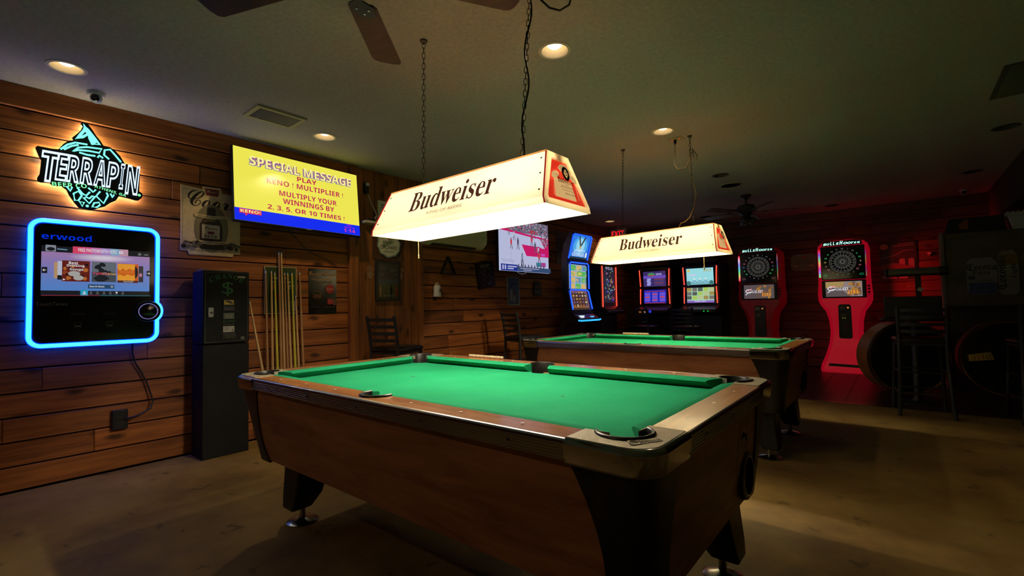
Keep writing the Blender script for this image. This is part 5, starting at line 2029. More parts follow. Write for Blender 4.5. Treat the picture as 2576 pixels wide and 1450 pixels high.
for r_ in range(4):
    for c in range(3):
        col = ((0.75, 0.5, 0.15), (0.5, 0.3, 0.75), (0.1, 0.5, 0.12), (0.75, 0.8, 0.85), (0.15, 0.3, 0.5), (0.85, 0.8, 0.6))[(r_ * 5 + c * 2) % 6]
        u, v = -0.16 + 0.16 * c, 0.05 + 0.092 * r_
        a.rect(u - 0.07, v - 0.036, u + 0.07, v + 0.04, sm('tile%d' % ((r_ * 5 + c * 2) % 6), col), r=0.01)
        for k in range(4):
            a.ell(u + rz.uniform(-.045, .045), v + rz.uniform(-.02, .02), rz.uniform(.01, .025), rz.uniform(.008, .016), sm('tile%d' % rz.randrange(6), col), 8)
a.ell(0.01, 0.24, 0.085, 0.04, sm('green', (0.12, 0.5, 0.08)), 18)
a.ell(0.01, 0.24, 0.06, 0.022, sm('gold2', (0.7, 0.65, 0.15)), 16)
g.build('middle_screen', t, smooth=0, recalc=False)
edge_glow('light_edge', t, a, 0.272, 0.272, NBLUE, 0.011)
g = G()
a = face(g, 1.052, 0.664, 1.365, 0.602, 0.27)
L_ = a.L
a.rect(-0.25, 0.01, 0.25, L_ - 0.01, sm('brown', (0.07, 0.03, 0.015)))
a.frame(-0.235, 0.045, 0.225, L_ - 0.025, 0.012, sm('goldf', (0.5, 0.22, 0.05)))
for r_ in range(5):
    for c in range(5):
        a.ell(-0.18 + 0.085 * c, 0.075 + 0.05 * r_, rz.uniform(.018, .03), rz.uniform(.012, .02), sm('sym%d' % rz.randrange(4), ((0.6, 0.5, 0.35), (0.4, 0.12, 0.05), (0.65, 0.35, 0.1), (0.2, 0.1, 0.3))[rz.randrange(4)]), 9)
g.build('lower_screen', t, smooth=0, recalc=False)
edge_glow('light_edge', t, a, 0.285, 0.272, NBLUE, 0.011)
g = G()
g.tube([(-0.30, -0.78, 0.905), (-0.26, -0.812, 0.90), (0.26, -0.812, 0.90), (0.36, -0.78, 0.905)], 0.012, glow('deck_blue', (0.02, 0.3, 1.0), 2.0), 8)
g.build('deck_light', t, smooth=60)
g = G()
g.hexa([(-0.28, -0.80, 0.926), (0.28, -0.80, 0.926), (0.28, -0.70, 0.985), (-0.28, -0.70, 0.985), (-0.28, -0.80, 0.932), (0.28, -0.80, 0.932), (0.28, -0.70, 0.991), (-0.28, -0.70, 0.991)], mat('deck_grey', (0.06, 0.06, 0.07), 0.35))
for u, c in ((-0.17, (0.6, 0.75, 0.9)), (0.12, (0.1, 0.4, 1.0))):
    g.box((u - 0.04, -0.78, 0.935), (u + 0.04, -0.73, 0.975 if u < 0 else 0.962), glow('btn%d' % int(u * 100), c, 1.3))
g.build('button_deck', t)
# ---- black machine behind it, also facing the room
t = thing('slot_machine', 'black slab-sided game machine with thin red light strips, beside the blue-lit one', 'game machine', (0.0, 7.44, 0), LW)
g = G()
g.prism([(-0.05, 0), (-0.48, 0), (-0.48, 0.95), (-0.62, 0.98), (-0.62, 1.03), (-0.50, 1.10), (-0.50, 1.83), (-0.05, 1.86)], 'x', -0.30, 0.30, CAB)
g.build('cabinet', t, smooth=30, bevel=0.01)
g = G()
a = Art(g, (0, -0.501, 1.14))
a.rect(-0.20, 0.03, 0.20, 0.64, sm('night', (0.01, 0.012, 0.03)))
a.text('WILD', 0.0, 0.60, 0.05, sm('pale', (0.5, 0.45, 0.6)), w=0.26, style='serif')
for k in range(60):
    v = rz.uniform(0.06, 0.58)
    a.ell(rz.uniform(-.16, .16), v, rz.uniform(.01, .035), rz.uniform(.006, .02), sm('n%d' % (k % 7), ((0.1, 0.25, 0.2), (0.05, 0.05, 0.4), (0.45, 0.04, 0.05), (0.4, 0.3, 0.1), (0.3, 0.3, 0.35), (0.02, 0.02, 0.05), (0.1, 0.4, 0.6))[k % 7]), 8)
g.build('screen', t, smooth=0, recalc=False)
for u in (-0.255, 0.255):
    g = G()
    g.tube([(u, -0.508, 1.07), (u * 0.98, -0.508, 1.4), (u, -0.508, 1.80)], 0.009, NRED, 8)
    g.build('red_strip', t, smooth=60)
g = G()
a = Art(g, (0, -0.501, 1.11), (1, 0, 0), (0, -0.12, -0.07))
a.rect(-0.25, 0.01, 0.25, 0.12, mat('deck_grey', (0.06, 0.06, 0.07), 0.35))
a.rect(0.1, 0.03, 0.16, 0.06, glow('deck_rose', (0.3, 0.12, 0.1), 0.5))
g.build('button_deck', t, smooth=0, recalc=False)


def back_slot(label, x, style):
    t = thing('slot_machine', label, 'game machine', (x, BACK - 0.01, 0), 0)
    g = G()
    g.prism([(-0.03, 0), (-0.62, 0), (-0.62, 0.90), (-0.95, 0.96), (-0.95, 1.01), (-0.70, 1.08), (-0.68, 1.45), (-0.70, 1.82), (-0.62, 1.86), (-0.03, 1.86)], 'x', -0.33, 0.33, CAB)
    g.build('cabinet', t, smooth=25, bevel=0.008)
    for z0, z1, d0, d1, nm in ((1.445, 1.78, 0.682, 0.702, 'upper_screen'), (1.12, 1.425, 0.702, 0.682, 'lower_screen')):
        g = G()
        a = face(g, z0, d0, z1, d1, 0.3)
        L_ = a.L
        a.rect(-0.29, 0, 0.29, L_, BLACKG)
        if style == 'blue':
            if nm[0] == 'u':
                a.rect(-0.225, 0.02, 0.225, L_ - 0.02, sm('bu', (0.05, 0.03, 0.16)))
                a.rect(-0.225, 0.18, 0.225, 0.235, sm('bu2', (0.16, 0.08, 0.55)))
                a.ell(-0.06, 0.255, 0.075, 0.035, sm('bug', (0.06, 0.3, 0.12)), 16)
                a.ell(-0.06, 0.235, 0.07, 0.012, sm('bur', (0.4, 0.08, 0.05)), 14)
                a.rect(0.03, 0.24, 0.15, 0.275, sm('buw', (0.3, 0.28, 0.55)))
                for k in range(4):
                    a.ell(-0.12 + 0.012 * (k % 2), 0.06 + 0.035 * k, 0.045, 0.022, sm('buc', (0.35, 0.35, 0.8)), 10)
                    a.rect(0.0, 0.05 + 0.035 * k, 0.18, 0.062 + 0.035 * k, sm('bur', (0.4, 0.08, 0.05)) if k % 2 else sm('bud', (0.1, 0.08, 0.2)))
            else:
                a.rect(-0.225, 0.02, 0.225, L_ - 0.02, sm('bl', (0.012, 0.012, 0.42)))
                for c in range(3):
                    u = -0.15 + 0.15 * c
                    a.rect(u - 0.06, 0.05, u + 0.06, 0.235, sm('bl2', (0.07, 0.09, 0.8)), r=0.012)
                    for k in range(3):
                        a.rect(u - 0.045, 0.07 + 0.055 * k, u + 0.045, 0.098 + 0.055 * k, sm('blr', (0.6, 0.07, 0.12)) if (k + c) % 2 else sm('blp', (0.28, 0.08, 0.6)))
                a.rect(-0.2, 0.022, 0.2, 0.034, sm('blr', (0.6, 0.07, 0.12)))
                a.rect(-0.2, 0.245, 0.2, 0.26, sm('blr2', (0.35, 0.05, 0.1)))
        else:
            if nm[0] == 'u':
                a.rect(-0.24, 0.02, 0.24, L_ - 0.015, sm('pu', (0.36, 0.8, 0.86)))
                a.rect(-0.24, 0.02, 0.24, 0.08, sm('pud', (0.2, 0.5, 0.55)))
                for k in range(3):
                    a.rect(-0.10 + 0.10 * k - 0.03, 0.05, -0.10 + 0.10 * k + 0.03, 0.11, sm('pug', (0.25, 0.55, 0.7)), r=0.008)
                    a.ell(-0.10 + 0.10 * k, 0.125, 0.02, 0.02, sm('puw', (0.75, 0.9, 0.9)), 10)
                a.ell(-0.2, 0.28, 0.025, 0.025, sm('puy', (0.8, 0.6, 0.1)), 12)
                a.ell(-0.13, 0.20, 0.08, 0.02, sm('puc', (0.6, 0.7, 0.9)), 12)
                a.text('WILD', 0.14, 0.255, 0.045, sm('puo', (0.55, 0.45, 0.12)), w=0.14, style='sans')
                for u in (-0.2, -0.24 + 0.03, 0.2):
                    a.ell(u, 0.05, 0.035, 0.045, sm('puk', (0.06, 0.2, 0.2)), 10)
            else:
                a.rect(-0.24, 0.015, 0.24, L_ - 0.015, sm('pl', (0.42, 0.72, 0.5)))
                a.rect(-0.24, 0.015, 0.24, 0.055, sm('plp', (0.3, 0.15, 0.6)))
                for r_ in range(3):
                    for c in range(5):
                        col = ((0.1, 0.12, 0.1), (0.4, 0.3, 0.08), (0.45, 0.65, 0.1), (0.2, 0.18, 0.16), (0.55, 0.6, 0.3))
                        i = (r_ * 3 + c * 2) % 5
                        a.rect(-0.2 + 0.1 * c - 0.042, 0.075 + 0.075 * r_, -0.2 + 0.1 * c + 0.042, 0.14 + 0.075 * r_, sm('pl%d' % i, col[i]))
                a.text('GOOD LUCK', 0, 0.03, 0.02, sm('puw', (0.75, 0.9, 0.9)), w=0.2, style='sans')
        g.build(nm, t, smooth=0, recalc=False)
    for u in (-0.285, 0.285):
        g = G()
        for z0, z1, b in ((1.47, 1.795, 1), (1.125, 1.425, -1)):
            g.tube([(u * (1.0 if b > 0 else 1.03), -0.704, z0), (u * 1.02, -0.708, (z0 + z1) / 2), (u * (1.05 if b > 0 else 1.0), -0.71, z1)], 0.009, NRED, 8)
        g.build('red_strip', t, smooth=60)
    g = G()
    g.prism([(-0.28, 1.875), (0.28, 1.875), (0.30, 1.91), (0.2, 1.955), (-0.2, 1.955), (-0.30, 1.91)], 'y', -0.66, -0.55, mat('header_red', (0.06, 0.012, 0.008), 0.5))
    a = Art(g, (0, -0.6605, 1.9))
    a.text('SKILL', 0.0, 0.0, 0.028, mat('header_pale', (0.1, 0.05, 0.035), 0.5), w=0.28, style='bi')
    g.build('header_board', t, smooth=0)
    g = G()
    g.hexa([(-0.31, -0.94, 1.012), (0.31, -0.94, 1.012), (0.31, -0.71, 1.078), (-0.31, -0.71, 1.078), (-0.31, -0.94, 1.016), (0.31, -0.94, 1.016), (0.31, -0.71, 1.082), (-0.31, -0.71, 1.082)], mat('deck_grey', (0.06, 0.06, 0.07), 0.35))
    bt = ((-0.2, (0.35, 0.1, 0.01)), (-0.1, (0.28, 0.16, 0.1)), (0.0, (0.02, 0.06, 0.8))) if style == 'blue' else ((0.13, (0.02, 0.7, 0.05)), (0.2, (0.02, 0.7, 0.05)))
    for u, c in bt:
        g.lathe([(0.028 if style == 'blue' else 0.012, -0.955), (0.022 if style == 'blue' else 0.01, -0.965), (1e-6, -0.966)], glow('bt_%d' % int(u * 100), c, 0.7), (u, 0, 0.985), 14, 'y')
    g.build('button_deck', t)
    return t


back_slot('black game machine with two dark blue screens between red light strips', 0.765, 'blue')
back_slot('black game machine with two pale bright screens between red light strips', 1.625, 'pale')

# ---- electronic dart machines
DN = [20, 1, 18, 4, 13, 6, 10, 15, 2, 17, 3, 19, 7, 16, 8, 11, 14, 9, 12, 5]


def dart_machine(label, x, y, body_glow, seed):
    t = thing('dart_machine', label, 'dart machine', (x, y, 0), 0)
    RED = mat('dart_red_%d' % seed, (0.45, 0.008, 0.012), 0.35, emit=(0.8, 0.005, 0.03), es=body_glow)
    g = G()
    prof = [(0.335, 0.0), (0.345, 0.05), (0.33, 0.12), (0.27, 0.28), (0.225, 0.45), (0.205, 0.62), (0.215, 0.80), (0.25, 0.95), (0.32, 1.06), (0.345, 1.12), (0.352, 1.22), (0.34, 1.36), (0.335, 1.50), (0.335, 1.95), (0.32, 2.01), (0.27, 2.055), (0.15, 2.08)]
    poly = [(-a, z) for a, z in prof] + [(a, z) for a, z in reversed(prof)]
    dep = []
    # body sides: depth varies so the front curves inward at the waist
    fr = {0.0: -0.10, 0.05: -0.10, 0.12: -0.085, 0.28: -0.02, 0.45: 0.02, 0.62: 0.03, 0.80: 0.02, 0.95: 0.0}
    n = len(prof)
    vs, fs = [], []
    for (hw, z) in prof:
        f = fr.get(z, 0.0)
        c = 0.05
        vs += [(-hw, 0.42, z), (-hw, f + c, z), (-hw + c, f, z), (hw - c, f, z), (hw, f + c, z), (hw, 0.42, z)]
    for i in range(n - 1):
        for j in range(5):
            fs.append((i * 6 + j, i * 6 + j + 1, (i + 1) * 6 + j + 1, (i + 1) * 6 + j))
        fs.append((i * 6 + 5, i * 6, (i + 1) * 6, (i + 1) * 6 + 5))
    fs += [tuple(range(6)), tuple((n - 1) * 6 + j for j in range(6))]
    g.add(vs, fs, RED)
    g.build('body', t, smooth=40)
    g = G()
    g.box((-0.285, -0.02, 1.455), (0.285, 0.02, 1.985), BLACKG)
    g.build('board_panel', t, bevel=0.01)
    g = G()
    a = Art(g, (0, -0.0205, 1.735))
    d1, d2, wire = mat('dart_dark', (0.012, 0.013, 0.013), 0.5), mat('dart_mid', (0.05, 0.05, 0.05), 0.5), mat('dart_wire', (0.45, 0.45, 0.43), 0.4, emit=(0.08, 0.08, 0.075), es=1.0)
    for k in range(20):
        for (ra, rb, fl) in ((0.03, 0.09, 0), (0.09, 0.105, 1), (0.105, 0.15, 0), (0.15, 0.168, 1)):
            a0, a1 = R(90 - 9 + 18 * k), R(90 + 9 + 18 * k)
            g.add([a.P(ra * math.cos(a0), ra * math.sin(a0)), a.P(rb * math.cos(a0), rb * math.sin(a0)), a.P(rb * math.cos(a1), rb * math.sin(a1)), a.P(ra * math.cos(a1), ra * math.sin(a1))], [(0, 1, 2, 3)], (d1, d2)[(k + fl) % 2])
    a.h += a.eps
    for k in range(20):
        q = R(99 + 18 * k)
        a.line([(0.015 * math.cos(q), 0.015 * math.sin(q)), (0.172 * math.cos(q), 0.172 * math.sin(q))], 0.004, wire)
        a.h -= a.eps
    a.h += a.eps
    for r_ in (0.173, 0.152, 0.107, 0.09, 0.03):
        a.ring(0, 0, r_, r_, 0.005, wire, 40)
    a.ell(0, 0, 0.012, 0.012, d1, 12)
    g.build('dartboard', t, smooth=0, recalc=False)
    g = G()
    a = Art(g, (0, -0.0205, 1.735))
    for k, nn in enumerate(DN):
        q = R(90 - 18 * k)
        f = (math.sin(q) + 1) / 2
        if abs(math.cos(q)) > 0.75:
            c = ((0.04, 0.5, 0.15), (0.5, 0.45, 0.15), (0.5, 0.12, 0.08))[0 if f > 0.55 else 1 if f > 0.4 else 2] if seed == 2 else ((0.5, 0.12, 0.2), (0.1, 0.2, 0.6), (0.04, 0.5, 0.15))[0 if f > 0.55 else 1 if f > 0.4 else 2]
        else:
            c = (0.14, 0.14, 0.14)
        mtn = glow('num_%d_%d' % (int(c[0] * 100), int(c[1] * 100)), c, 0.8)
        a.text(str(nn), 0.222 * math.cos(q) * (1.03), 0.205 * math.sin(q) - 0.011, 0.022, mtn, style='sans')
    for u in (-0.23, 0.235):
        a.ring(u, -0.205, 0.028, 0.016, 0.006, glow('eye_%d' % seed, (0.02, 0.4, 0.15) if seed == 2 else (0.3, 0.1, 0.08), 0.6), 16)
    g.build('score_numbers', t, smooth=0, recalc=False)
    seq = ((0.9, 0.08, 0.12), (0.8, 0.6, 0.8), (0.25, 0.2, 0.9), (0.1, 0.6, 0.8), (0.1, 0.8, 0.15), (0.8, 0.5, 0.2), (0.9, 0.08, 0.12))
    if seed == 2:
        seq = ((0.7, 0.02, 0.05), (0.15, 0.1, 0.8), (0.1, 0.7, 0.3), (0.8, 0.4, 0.1), (0.75, 0.02, 0.3), (0.2, 0.15, 0.8), (0.1, 0.8, 0.2))
    for u in (-0.30, 0.30):
        g = G()
        m_ = 14
        for i in range(m_):
            f = i / (m_ - 1) * (len(seq) - 1)
            k = min(int(f), len(seq) - 2)
            c = tuple(round(seq[k][q] + (seq[k + 1][q] - seq[k][q]) * (f - k), 2) for q in range(3))
            s_ = 1.0 if u < 0 else 0.35
            mm = glow('rgb%d_%d_%d' % (seed, i, u > 0), c, s_)
            z0, z1 = 1.94 - 0.44 * i / m_, 1.94 - 0.44 * (i + 1) / m_
            if u < 0:
                g.box((-0.318, -0.016, z1), (-0.294, 0.0, z0), mm)
            else:
                g.box((0.29, -0.016, z1), (0.298, 0.0, z0), mm)
        g.build('colour_strip', t, smooth=0)
    g = G()
    g.prism([(-0.26, 1.993), (0.26, 1.993), (0.25, 2.05), (0.16, 2.068), (-0.16, 2.068), (-0.25, 2.05)], 'y', -0.03, 0.0, BLACKG)
    g.build('marquee', t, bevel=0.004)
    g = G()
    a = Art(g, (0, -0.0305, 2.03))
    CY = glow('marquee_cyan', (0.45, 1.0, 0.85), 1.5)
    for ch, u, h, w_ in zip('BULLSHOOTER', (-.185, -.148, -.115, -.085, -.045, -.005, .04, .08, .115, .145, .178), (.028, .028, .04, .04, .03, .045, .028, .026, .024, .022, .022), (.034, .034, .018, .018, .034, .036, .04, .038, .03, .028, .03)):
        a.text(ch, u * 1.2, -0.024, h * 1.25, CY, w=w_ * 1.2, style='sbi')
    g.build('lettering', t, smooth=0)
    g = G()
    g.box((-0.285, -0.03, 1.165), (0.285, 0.02, 1.445), BLACK)
    g.build('screen_housing', t, bevel=0.012)
    g = G()
    a = Art(g, (0, -0.031, 1.305))
    sd = lambda nme, c: glow('ds%d_' % seed + nme, c, 0.9)
    a.rect(-0.235, -0.118, 0.235, 0.118, sd('bg', (0.10, 0.075, 0.08)))
    if seed == 2:
        a.poly([(-0.235, 0.02), (0.0, 0.03), (0.02, 0.118), (-0.235, 0.118)], sd('tan', (0.38, 0.25, 0.09)))
        a.poly([(0.02, 0.118), (-0.03, 0.0), (0.08, -0.118), (0.235, -0.118), (0.235, 0.118)], sd('mist', (0.26, 0.2, 0.2)))
    rs = random.Random(seed)
    for k in range(26):
        a.ell(rs.uniform(-.02 if seed == 1 else .05, .21), rs.uniform(-.1, .1), rs.uniform(.012, .03), rs.uniform(.01, .03), sd('f%d' % (k % 3), ((0.4, 0.18, 0.03), (0.22, 0.09, 0.03), (0.13, 0.07, 0.05))[k % 3]), 9)
    a.ring(-0.155, 0.01, 0.055, 0.035, 0.013, sd('w', (0.8, 0.78, 0.85)), 20, 30, 330)
    a.line([(-0.21, -0.055), (-0.16, -0.012), (-0.11, 0.0)], 0.012, sd('w', (0.8, 0.78, 0.85)))
    a.line([(-0.175, 0.012), (-0.11, 0.05)], 0.014, sd('pk', (0.8, 0.25, 0.3)))
    a.text('GALAXY', -0.018, -0.022, 0.05, sd('w', (0.8, 0.78, 0.85)), w=0.17, style='serif')
    a.text('FIRE', 0.125, -0.082, 0.055, sd('or', (0.9, 0.32, 0.02)), w=0.15, style='sbi', rot=0.1)
    g.build('screen', t, smooth=0, recalc=False)
    g = G()
    for k, z in enumerate((1.345, 1.30, 1.25, 1.21)):
        r_ = 0.017 if k < 3 else 0.009
        g.lathe([(r_, -0.0), (r_ * 0.9, -0.012), (1e-6, -0.013)], BLACK, (0.315, 0.008, z), 14, 'y')
    g.build('side_buttons', t)
    g = G()
    f = 0.028
    g.prism([(-0.085, 0.55), (-0.065, 0.53), (0.065, 0.53), (0.085, 0.55), (0.082, 1.04), (0.06, 1.065), (-0.06, 1.065), (-0.082, 1.04)], 'y', -0.025, 0.05, BLACK)
    g.build('coin_door', t, bevel=0.006)
    g = G()
    a = Art(g, (0, -0.0255, 0.8))
    a.rect(-0.065, 0.185, 0.0, 0.235, mat('coin_grey', (0.22, 0.21, 0.2), 0.5))
    a.rect(0.03, 0.2, 0.055, 0.225, glow('coin_amber', (0.6, 0.2, 0.03), 0.8))
    a.rect(-0.055, 0.075, 0.01, 0.12, mat('coin_olive', (0.15, 0.14, 0.06), 0.5))
    if seed == 2:
        for u in (-0.03, 0.0):
            a.ell(u, 0.05, 0.007, 0.005, glow('coin_green', (0.4, 0.6, 0.02), 0.9), 8)
    a.rect(-0.015, -0.12, 0.035, -0.06, mat('coin_red', (0.1, 0.012, 0.012), 0.5), r=0.008)
    a.rect(-0.015, -0.035, 0.02, -0.025, mat('coin_grey', (0.22, 0.21, 0.2), 0.5))
    g.build('coin_slot', t, smooth=0, recalc=False)
    g = G()
    g.prism([(-0.24, 0.10), (0.24, 0.09), (0.22, 0.13), (-0.22, 0.14)], 'y', -0.10, -0.05, BLACK)
    g.build('foot_grille', t)
    if body_glow > 0.1:
        lamp('side_glow', 'AREA', (0.40, 0.36, 1.35), 5.0, (1.0, 0.01, 0.02), parent=t, rot=(0, R(-90), 0), size=(1.2, 0.05)).data.spread = R(75)
    return t


dart_machine('dim red electronic dart machine, the one nearer the game machines', 2.555, 9.0, 0.02, 1)
dart_machine('bright red glowing electronic dart machine, the taller one on the right', 3.755, 9.0, 0.30, 2)

# ---- signs on the back wall
t = thing('tin_sign', 'small rounded tin sign on the dark back wall between the two dart machines', 'sign', (3.165, BACK - 0.002, 1.80))
g = G()
a = Art(g, (0, -0.003, 0))
a.rect(-0.19, -0.14, 0.19, 0.14, mat('ts_grey', (0.16, 0.15, 0.13), 0.4), r=0.07)
a.rect(-0.17, -0.12, 0.17, 0.12, mat('ts_tan', (0.13, 0.10, 0.065), 0.4), r=0.06)
a.text('ANGRY', 0.0, 0.02, 0.03, PINK, w=0.14)
a.text('ORCHARD', 0.0, -0.025, 0.035, PINK, w=0.24)
a.ell(0, 0.085, 0.02, 0.02, mat('apple_red', (0.42, 0.02, 0.02), 0.4), 12)
for u in (-0.12, 0.12):
    a.ell(u, -0.06, 0.04, 0.02, mat('ts_yel', (0.3, 0.2, 0.06), 0.4), 12)
g.box((-0.17, -0.003, -0.12), (0.17, 0, 0.12), mat('ts_grey', (0.16, 0.15, 0.13), 0.4))
g.build('plate', t, smooth=0, recalc=False)
t = thing('poster', 'dark poster with an orange circle on the red-lit back wall', 'poster', (4.43, BACK - 0.002, 1.73))
g = G()
g.box((-0.225, -0.004, -0.295), (0.225, -0.001, 0.295), mat('bp_dark', (0.03, 0.022, 0.025), 0.4))
a = Art(g, (0, -0.0045, 0))
a.ell(-0.165, 0.23, 0.052, 0.046, mat('bp_orange', (0.45, 0.16, 0.03), 0.4), 20)
bg_ = mat('bp_grey', (0.22, 0.17, 0.16), 0.5)
a.line([(0.0, 0.262), (0.19, 0.268)], 0.014, bg_)
a.line([(-0.06, 0.232), (0.20, 0.238)], 0.014, bg_)
a.line([(-0.2, 0.05), (-0.05, 0.08), (0.08, 0.16), (0.2, 0.16)], 0.01, bg_)
a.line([(-0.21, -0.22), (-0.10, -0.09), (-0.02, 0.02), (0.03, 0.03)], 0.022, mat('bp_black', (0.01, 0.01, 0.01), 0.4))
for u in (0.05, 0.16):
    a.rect(u - 0.035, -0.11, u + 0.035, 0.03, bg_, r=0.02)
a.rect(-0.20, -0.28, -0.02, -0.23, bg_)
a.rect(0.0, -0.28, 0.11, -0.20, bg_)
a.poly([(-0.22, -0.06), (-0.05, -0.03), (0.2, -0.10), (0.2, -0.14), (-0.22, -0.14)], mat('bp_mid', (0.12, 0.05, 0.05), 0.5))
g.build('sheet', t, smooth=0, recalc=False)
t = thing('wall_switch', 'tiny white switch with a red tag beside the red-lit partition', 'switch', (4.80, BACK - 0.002, 1.80))
g = G()
g.box((-0.02, -0.02, 0.0), (0.02, 0, 0.03), WHITEP)
g.box((-0.01, -0.015, -0.03), (0.006, 0, 0.0), mat('tag_red', (0.3, 0.01, 0.01), 0.5))
g.build('plate', t)
t = thing('exit_sign', 'glowing red exit sign hung from the far ceiling behind the farther lamp', 'sign', (0.30, 8.25, HC))
g = G()
g.box((-0.015, -0.01, -0.06), (0.015, 0.01, 0.0), WHITEP)
g.build('stem', t)
g = G()
g.box((-0.16, -0.025, -0.25), (0.16, 0.025, -0.06), WHITEP)
g.build('case', t, bevel=0.01)
g = G()
a = Art(g, (0, -0.0255, -0.215))
a.text('EXIT', 0, 0, 0.115, glow('exit_red', (0.9, 0.01, 0.02), 1.2), w=0.26, style='sans')
g.build('lettering', t, smooth=0)

# ================================================================== RIGHT DARK CORNER
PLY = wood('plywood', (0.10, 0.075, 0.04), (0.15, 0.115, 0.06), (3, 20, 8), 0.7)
t = thing('partition', 'plywood partition in the dark right corner carrying two beer can signs', 'partition', (5.66, 8.15, 0))
g = G()
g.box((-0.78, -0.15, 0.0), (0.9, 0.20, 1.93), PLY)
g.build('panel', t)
g = G()
g.box((-0.815, -0.17, 0.0), (-0.782, 0.22, 1.96), mat('post_pale', (0.2, 0.17, 0.13), 0.6))
g.build('end_post', t, bevel=0.004)
g = G()
g.box((-0.78, -0.36, 1.0), (0.9, -0.152, 1.035), mat('ledge_dark', (0.02, 0.017, 0.014), 0.4))
g.build('ledge', t, bevel=0.004)


def can_sign(label, x, z, w_, h, side):
    t = thing('can_sign', label, 'sign', (x, 7.999, z), 0)
    g = G()
    base = mat('can_white', (0.28, 0.28, 0.24), 0.4)
    sh = [(-w_, -h + 0.04), (-w_ + 0.03, -h), (w_ - 0.03, -h), (w_, -h + 0.04), (w_, h - 0.06), (w_ - 0.04, h), (-w_ + 0.04, h), (-w_, h - 0.06)]
    g.prism(sh, 'y', -0.012, -0.001, base)
    g.build('plate', t, bevel=0.003)
    g = G()
    a = Art(g, (0, -0.0125, 0))
    if side:
        a.rect(-w_, 0.09, w_, h - 0.05, mat('can_gold', (0.22, 0.15, 0.02), 0.4))
        a.text('Corona', -0.02, -0.02, 0.085, PINK, w=0.36, style='frak', rot=PI / 2)
        a.text('Light', 0.075, 0.02, 0.055, PINK, w=0.17, style='serif', rot=PI / 2)
        a.ell(-0.05, 0.18, 0.03, 0.015, mat('can_dim', (0.1, 0.08, 0.03), 0.4), 10)
    else:
        a.rect(-w_ + 0.015, -h + 0.005, w_ - 0.015, -0.08, mat('can_blue', (0.06, 0.09, 0.2), 0.4))
        a.text('Corona', 0.0, 0.07, 0.085, PINK, w=0.26, style='frak')
        a.text('Extra', -0.005, 0.022, 0.045, PINK, w=0.15, style='serif')
        a.ell(-0.09, -0.015, 0.035, 0.025, mat('can_dim2', (0.08, 0.08, 0.07), 0.4), 10)
        a.rect(-0.02, -0.055, 0.09, -0.05, PGREY)
    g.build('print', t, smooth=0, recalc=False)


can_sign('white and blue beer can sign on the plywood partition, lettering level', 5.20, 1.388, 0.132, 0.222, False)
can_sign('white and yellow beer can sign on the plywood partition, lettering upright', 5.425, 1.42, 0.085, 0.262, True)
t = thing('speaker_box', 'black box with an orange sticker on top of the plywood partition', 'box', (5.17, 8.15, 1.93))
g = G()
g.hexa([(-0.28, -0.13, 0), (0.27, -0.13, 0), (0.27, 0.13, 0), (-0.28, 0.13, 0), (-0.23, -0.11, 0.19), (0.25, -0.11, 0.19), (0.25, 0.12, 0.19), (-0.23, 0.12, 0.19)], BLACK)
g.build('case', t, bevel=0.008)
g = G()
a = Art(g, (0, -0.131, 0.05), (1, 0, 0), (0, 0.02, 0.19), 0.001)
a.poly([(-0.14, 0.0), (-0.06, 0.0), (-0.06, 0.12), (-0.09, 0.12), (-0.15, 0.05)], mat('sticker_orange', (0.3, 0.08, 0.005), 0.5))
g.build('sticker', t, smooth=0)
t = thing('cooler', 'white tub with a ribbed lid on top of the plywood partition', 'cooler', (5.68, 8.15, 1.93))
g = G()
g.hexa([(-0.19, -0.12, 0), (0.2, -0.12, 0), (0.2, 0.14, 0), (-0.19, 0.14, 0), (-0.23, -0.14, 0.16), (0.24, -0.14, 0.16), (0.24, 0.16, 0.16), (-0.23, 0.16, 0.16)], WHITEP)
g.build('tub', t, bevel=0.01)
g = G()
g.box((-0.25, -0.155, 0.161), (0.26, 0.175, 0.20), WHITEP)
for k in range(12):
    g.box((-0.24 + 0.042 * k, -0.16, 0.165), (-0.222 + 0.042 * k, -0.155, 0.21), WHITEP)
g.build('lid', t)

t = thing('high_table', 'dark round bar table behind the dark stool, carrying the black box', 'table', (4.53, 6.74, 0))
g = G()
g.lathe([(1e-6, 0.89), (0.29, 0.89), (0.30, 0.905), (0.29, 0.92), (1e-6, 0.92)], mat('table_dark', (0.02, 0.016, 0.014), 0.4), n=32)
g.build('top', t, smooth=40)
g = G()
g.lathe([(0.2, 0.0), (0.2, 0.012), (0.05, 0.03), (0.035, 0.06), (0.035, 0.88), (0.08, 0.888)], BLACKM, n=24)
g.build('pedestal', t, smooth=40)
t = thing('equipment_case', 'black case with small silver latches on the dark high table', 'case', (4.53, 6.74, 0.921))
g = G()
g.box((-0.25, -0.11, 0.0), (0.23, 0.11, 0.235), BLACK)
g.build('case', t, bevel=0.012)
g = G()
g.box((-0.20, -0.118, 0.17), (-0.175, -0.108, 0.19), CHROME2)
g.build('latch', t)
g = G()
g.box((0.20, -0.118, 0.08), (0.215, -0.108, 0.105), CHROME2)
g.build('latch', t)
t = thing('bar_light', 'horizontal silver tube on a thin dark post above the black case', 'lamp', (4.58, 6.74, 1.157))
g = G()
g.lathe([(0.03, -0.26), (0.045, -0.25), (0.045, 0.17), (0.03, 0.18)], mat('tube_silver', (0.30, 0.30, 0.31), 0.3, 0.9), (0, 0, 0.265), 20, 'x')
g.build('tube', t, smooth=40)
g = G()
g.lathe([(0.046, 0.171), (0.052, 0.18), (0.052, 0.24), (0.04, 0.25)], BLACK, (0, 0, 0.265), 20, 'x')
g.lathe([(0.046, -0.251), (0.05, -0.258), (0.05, -0.27), (0.03, -0.28)], BLACK, (0, 0, 0.265), 20, 'x')
g.build('end_cap', t, smooth=40)
g = G()
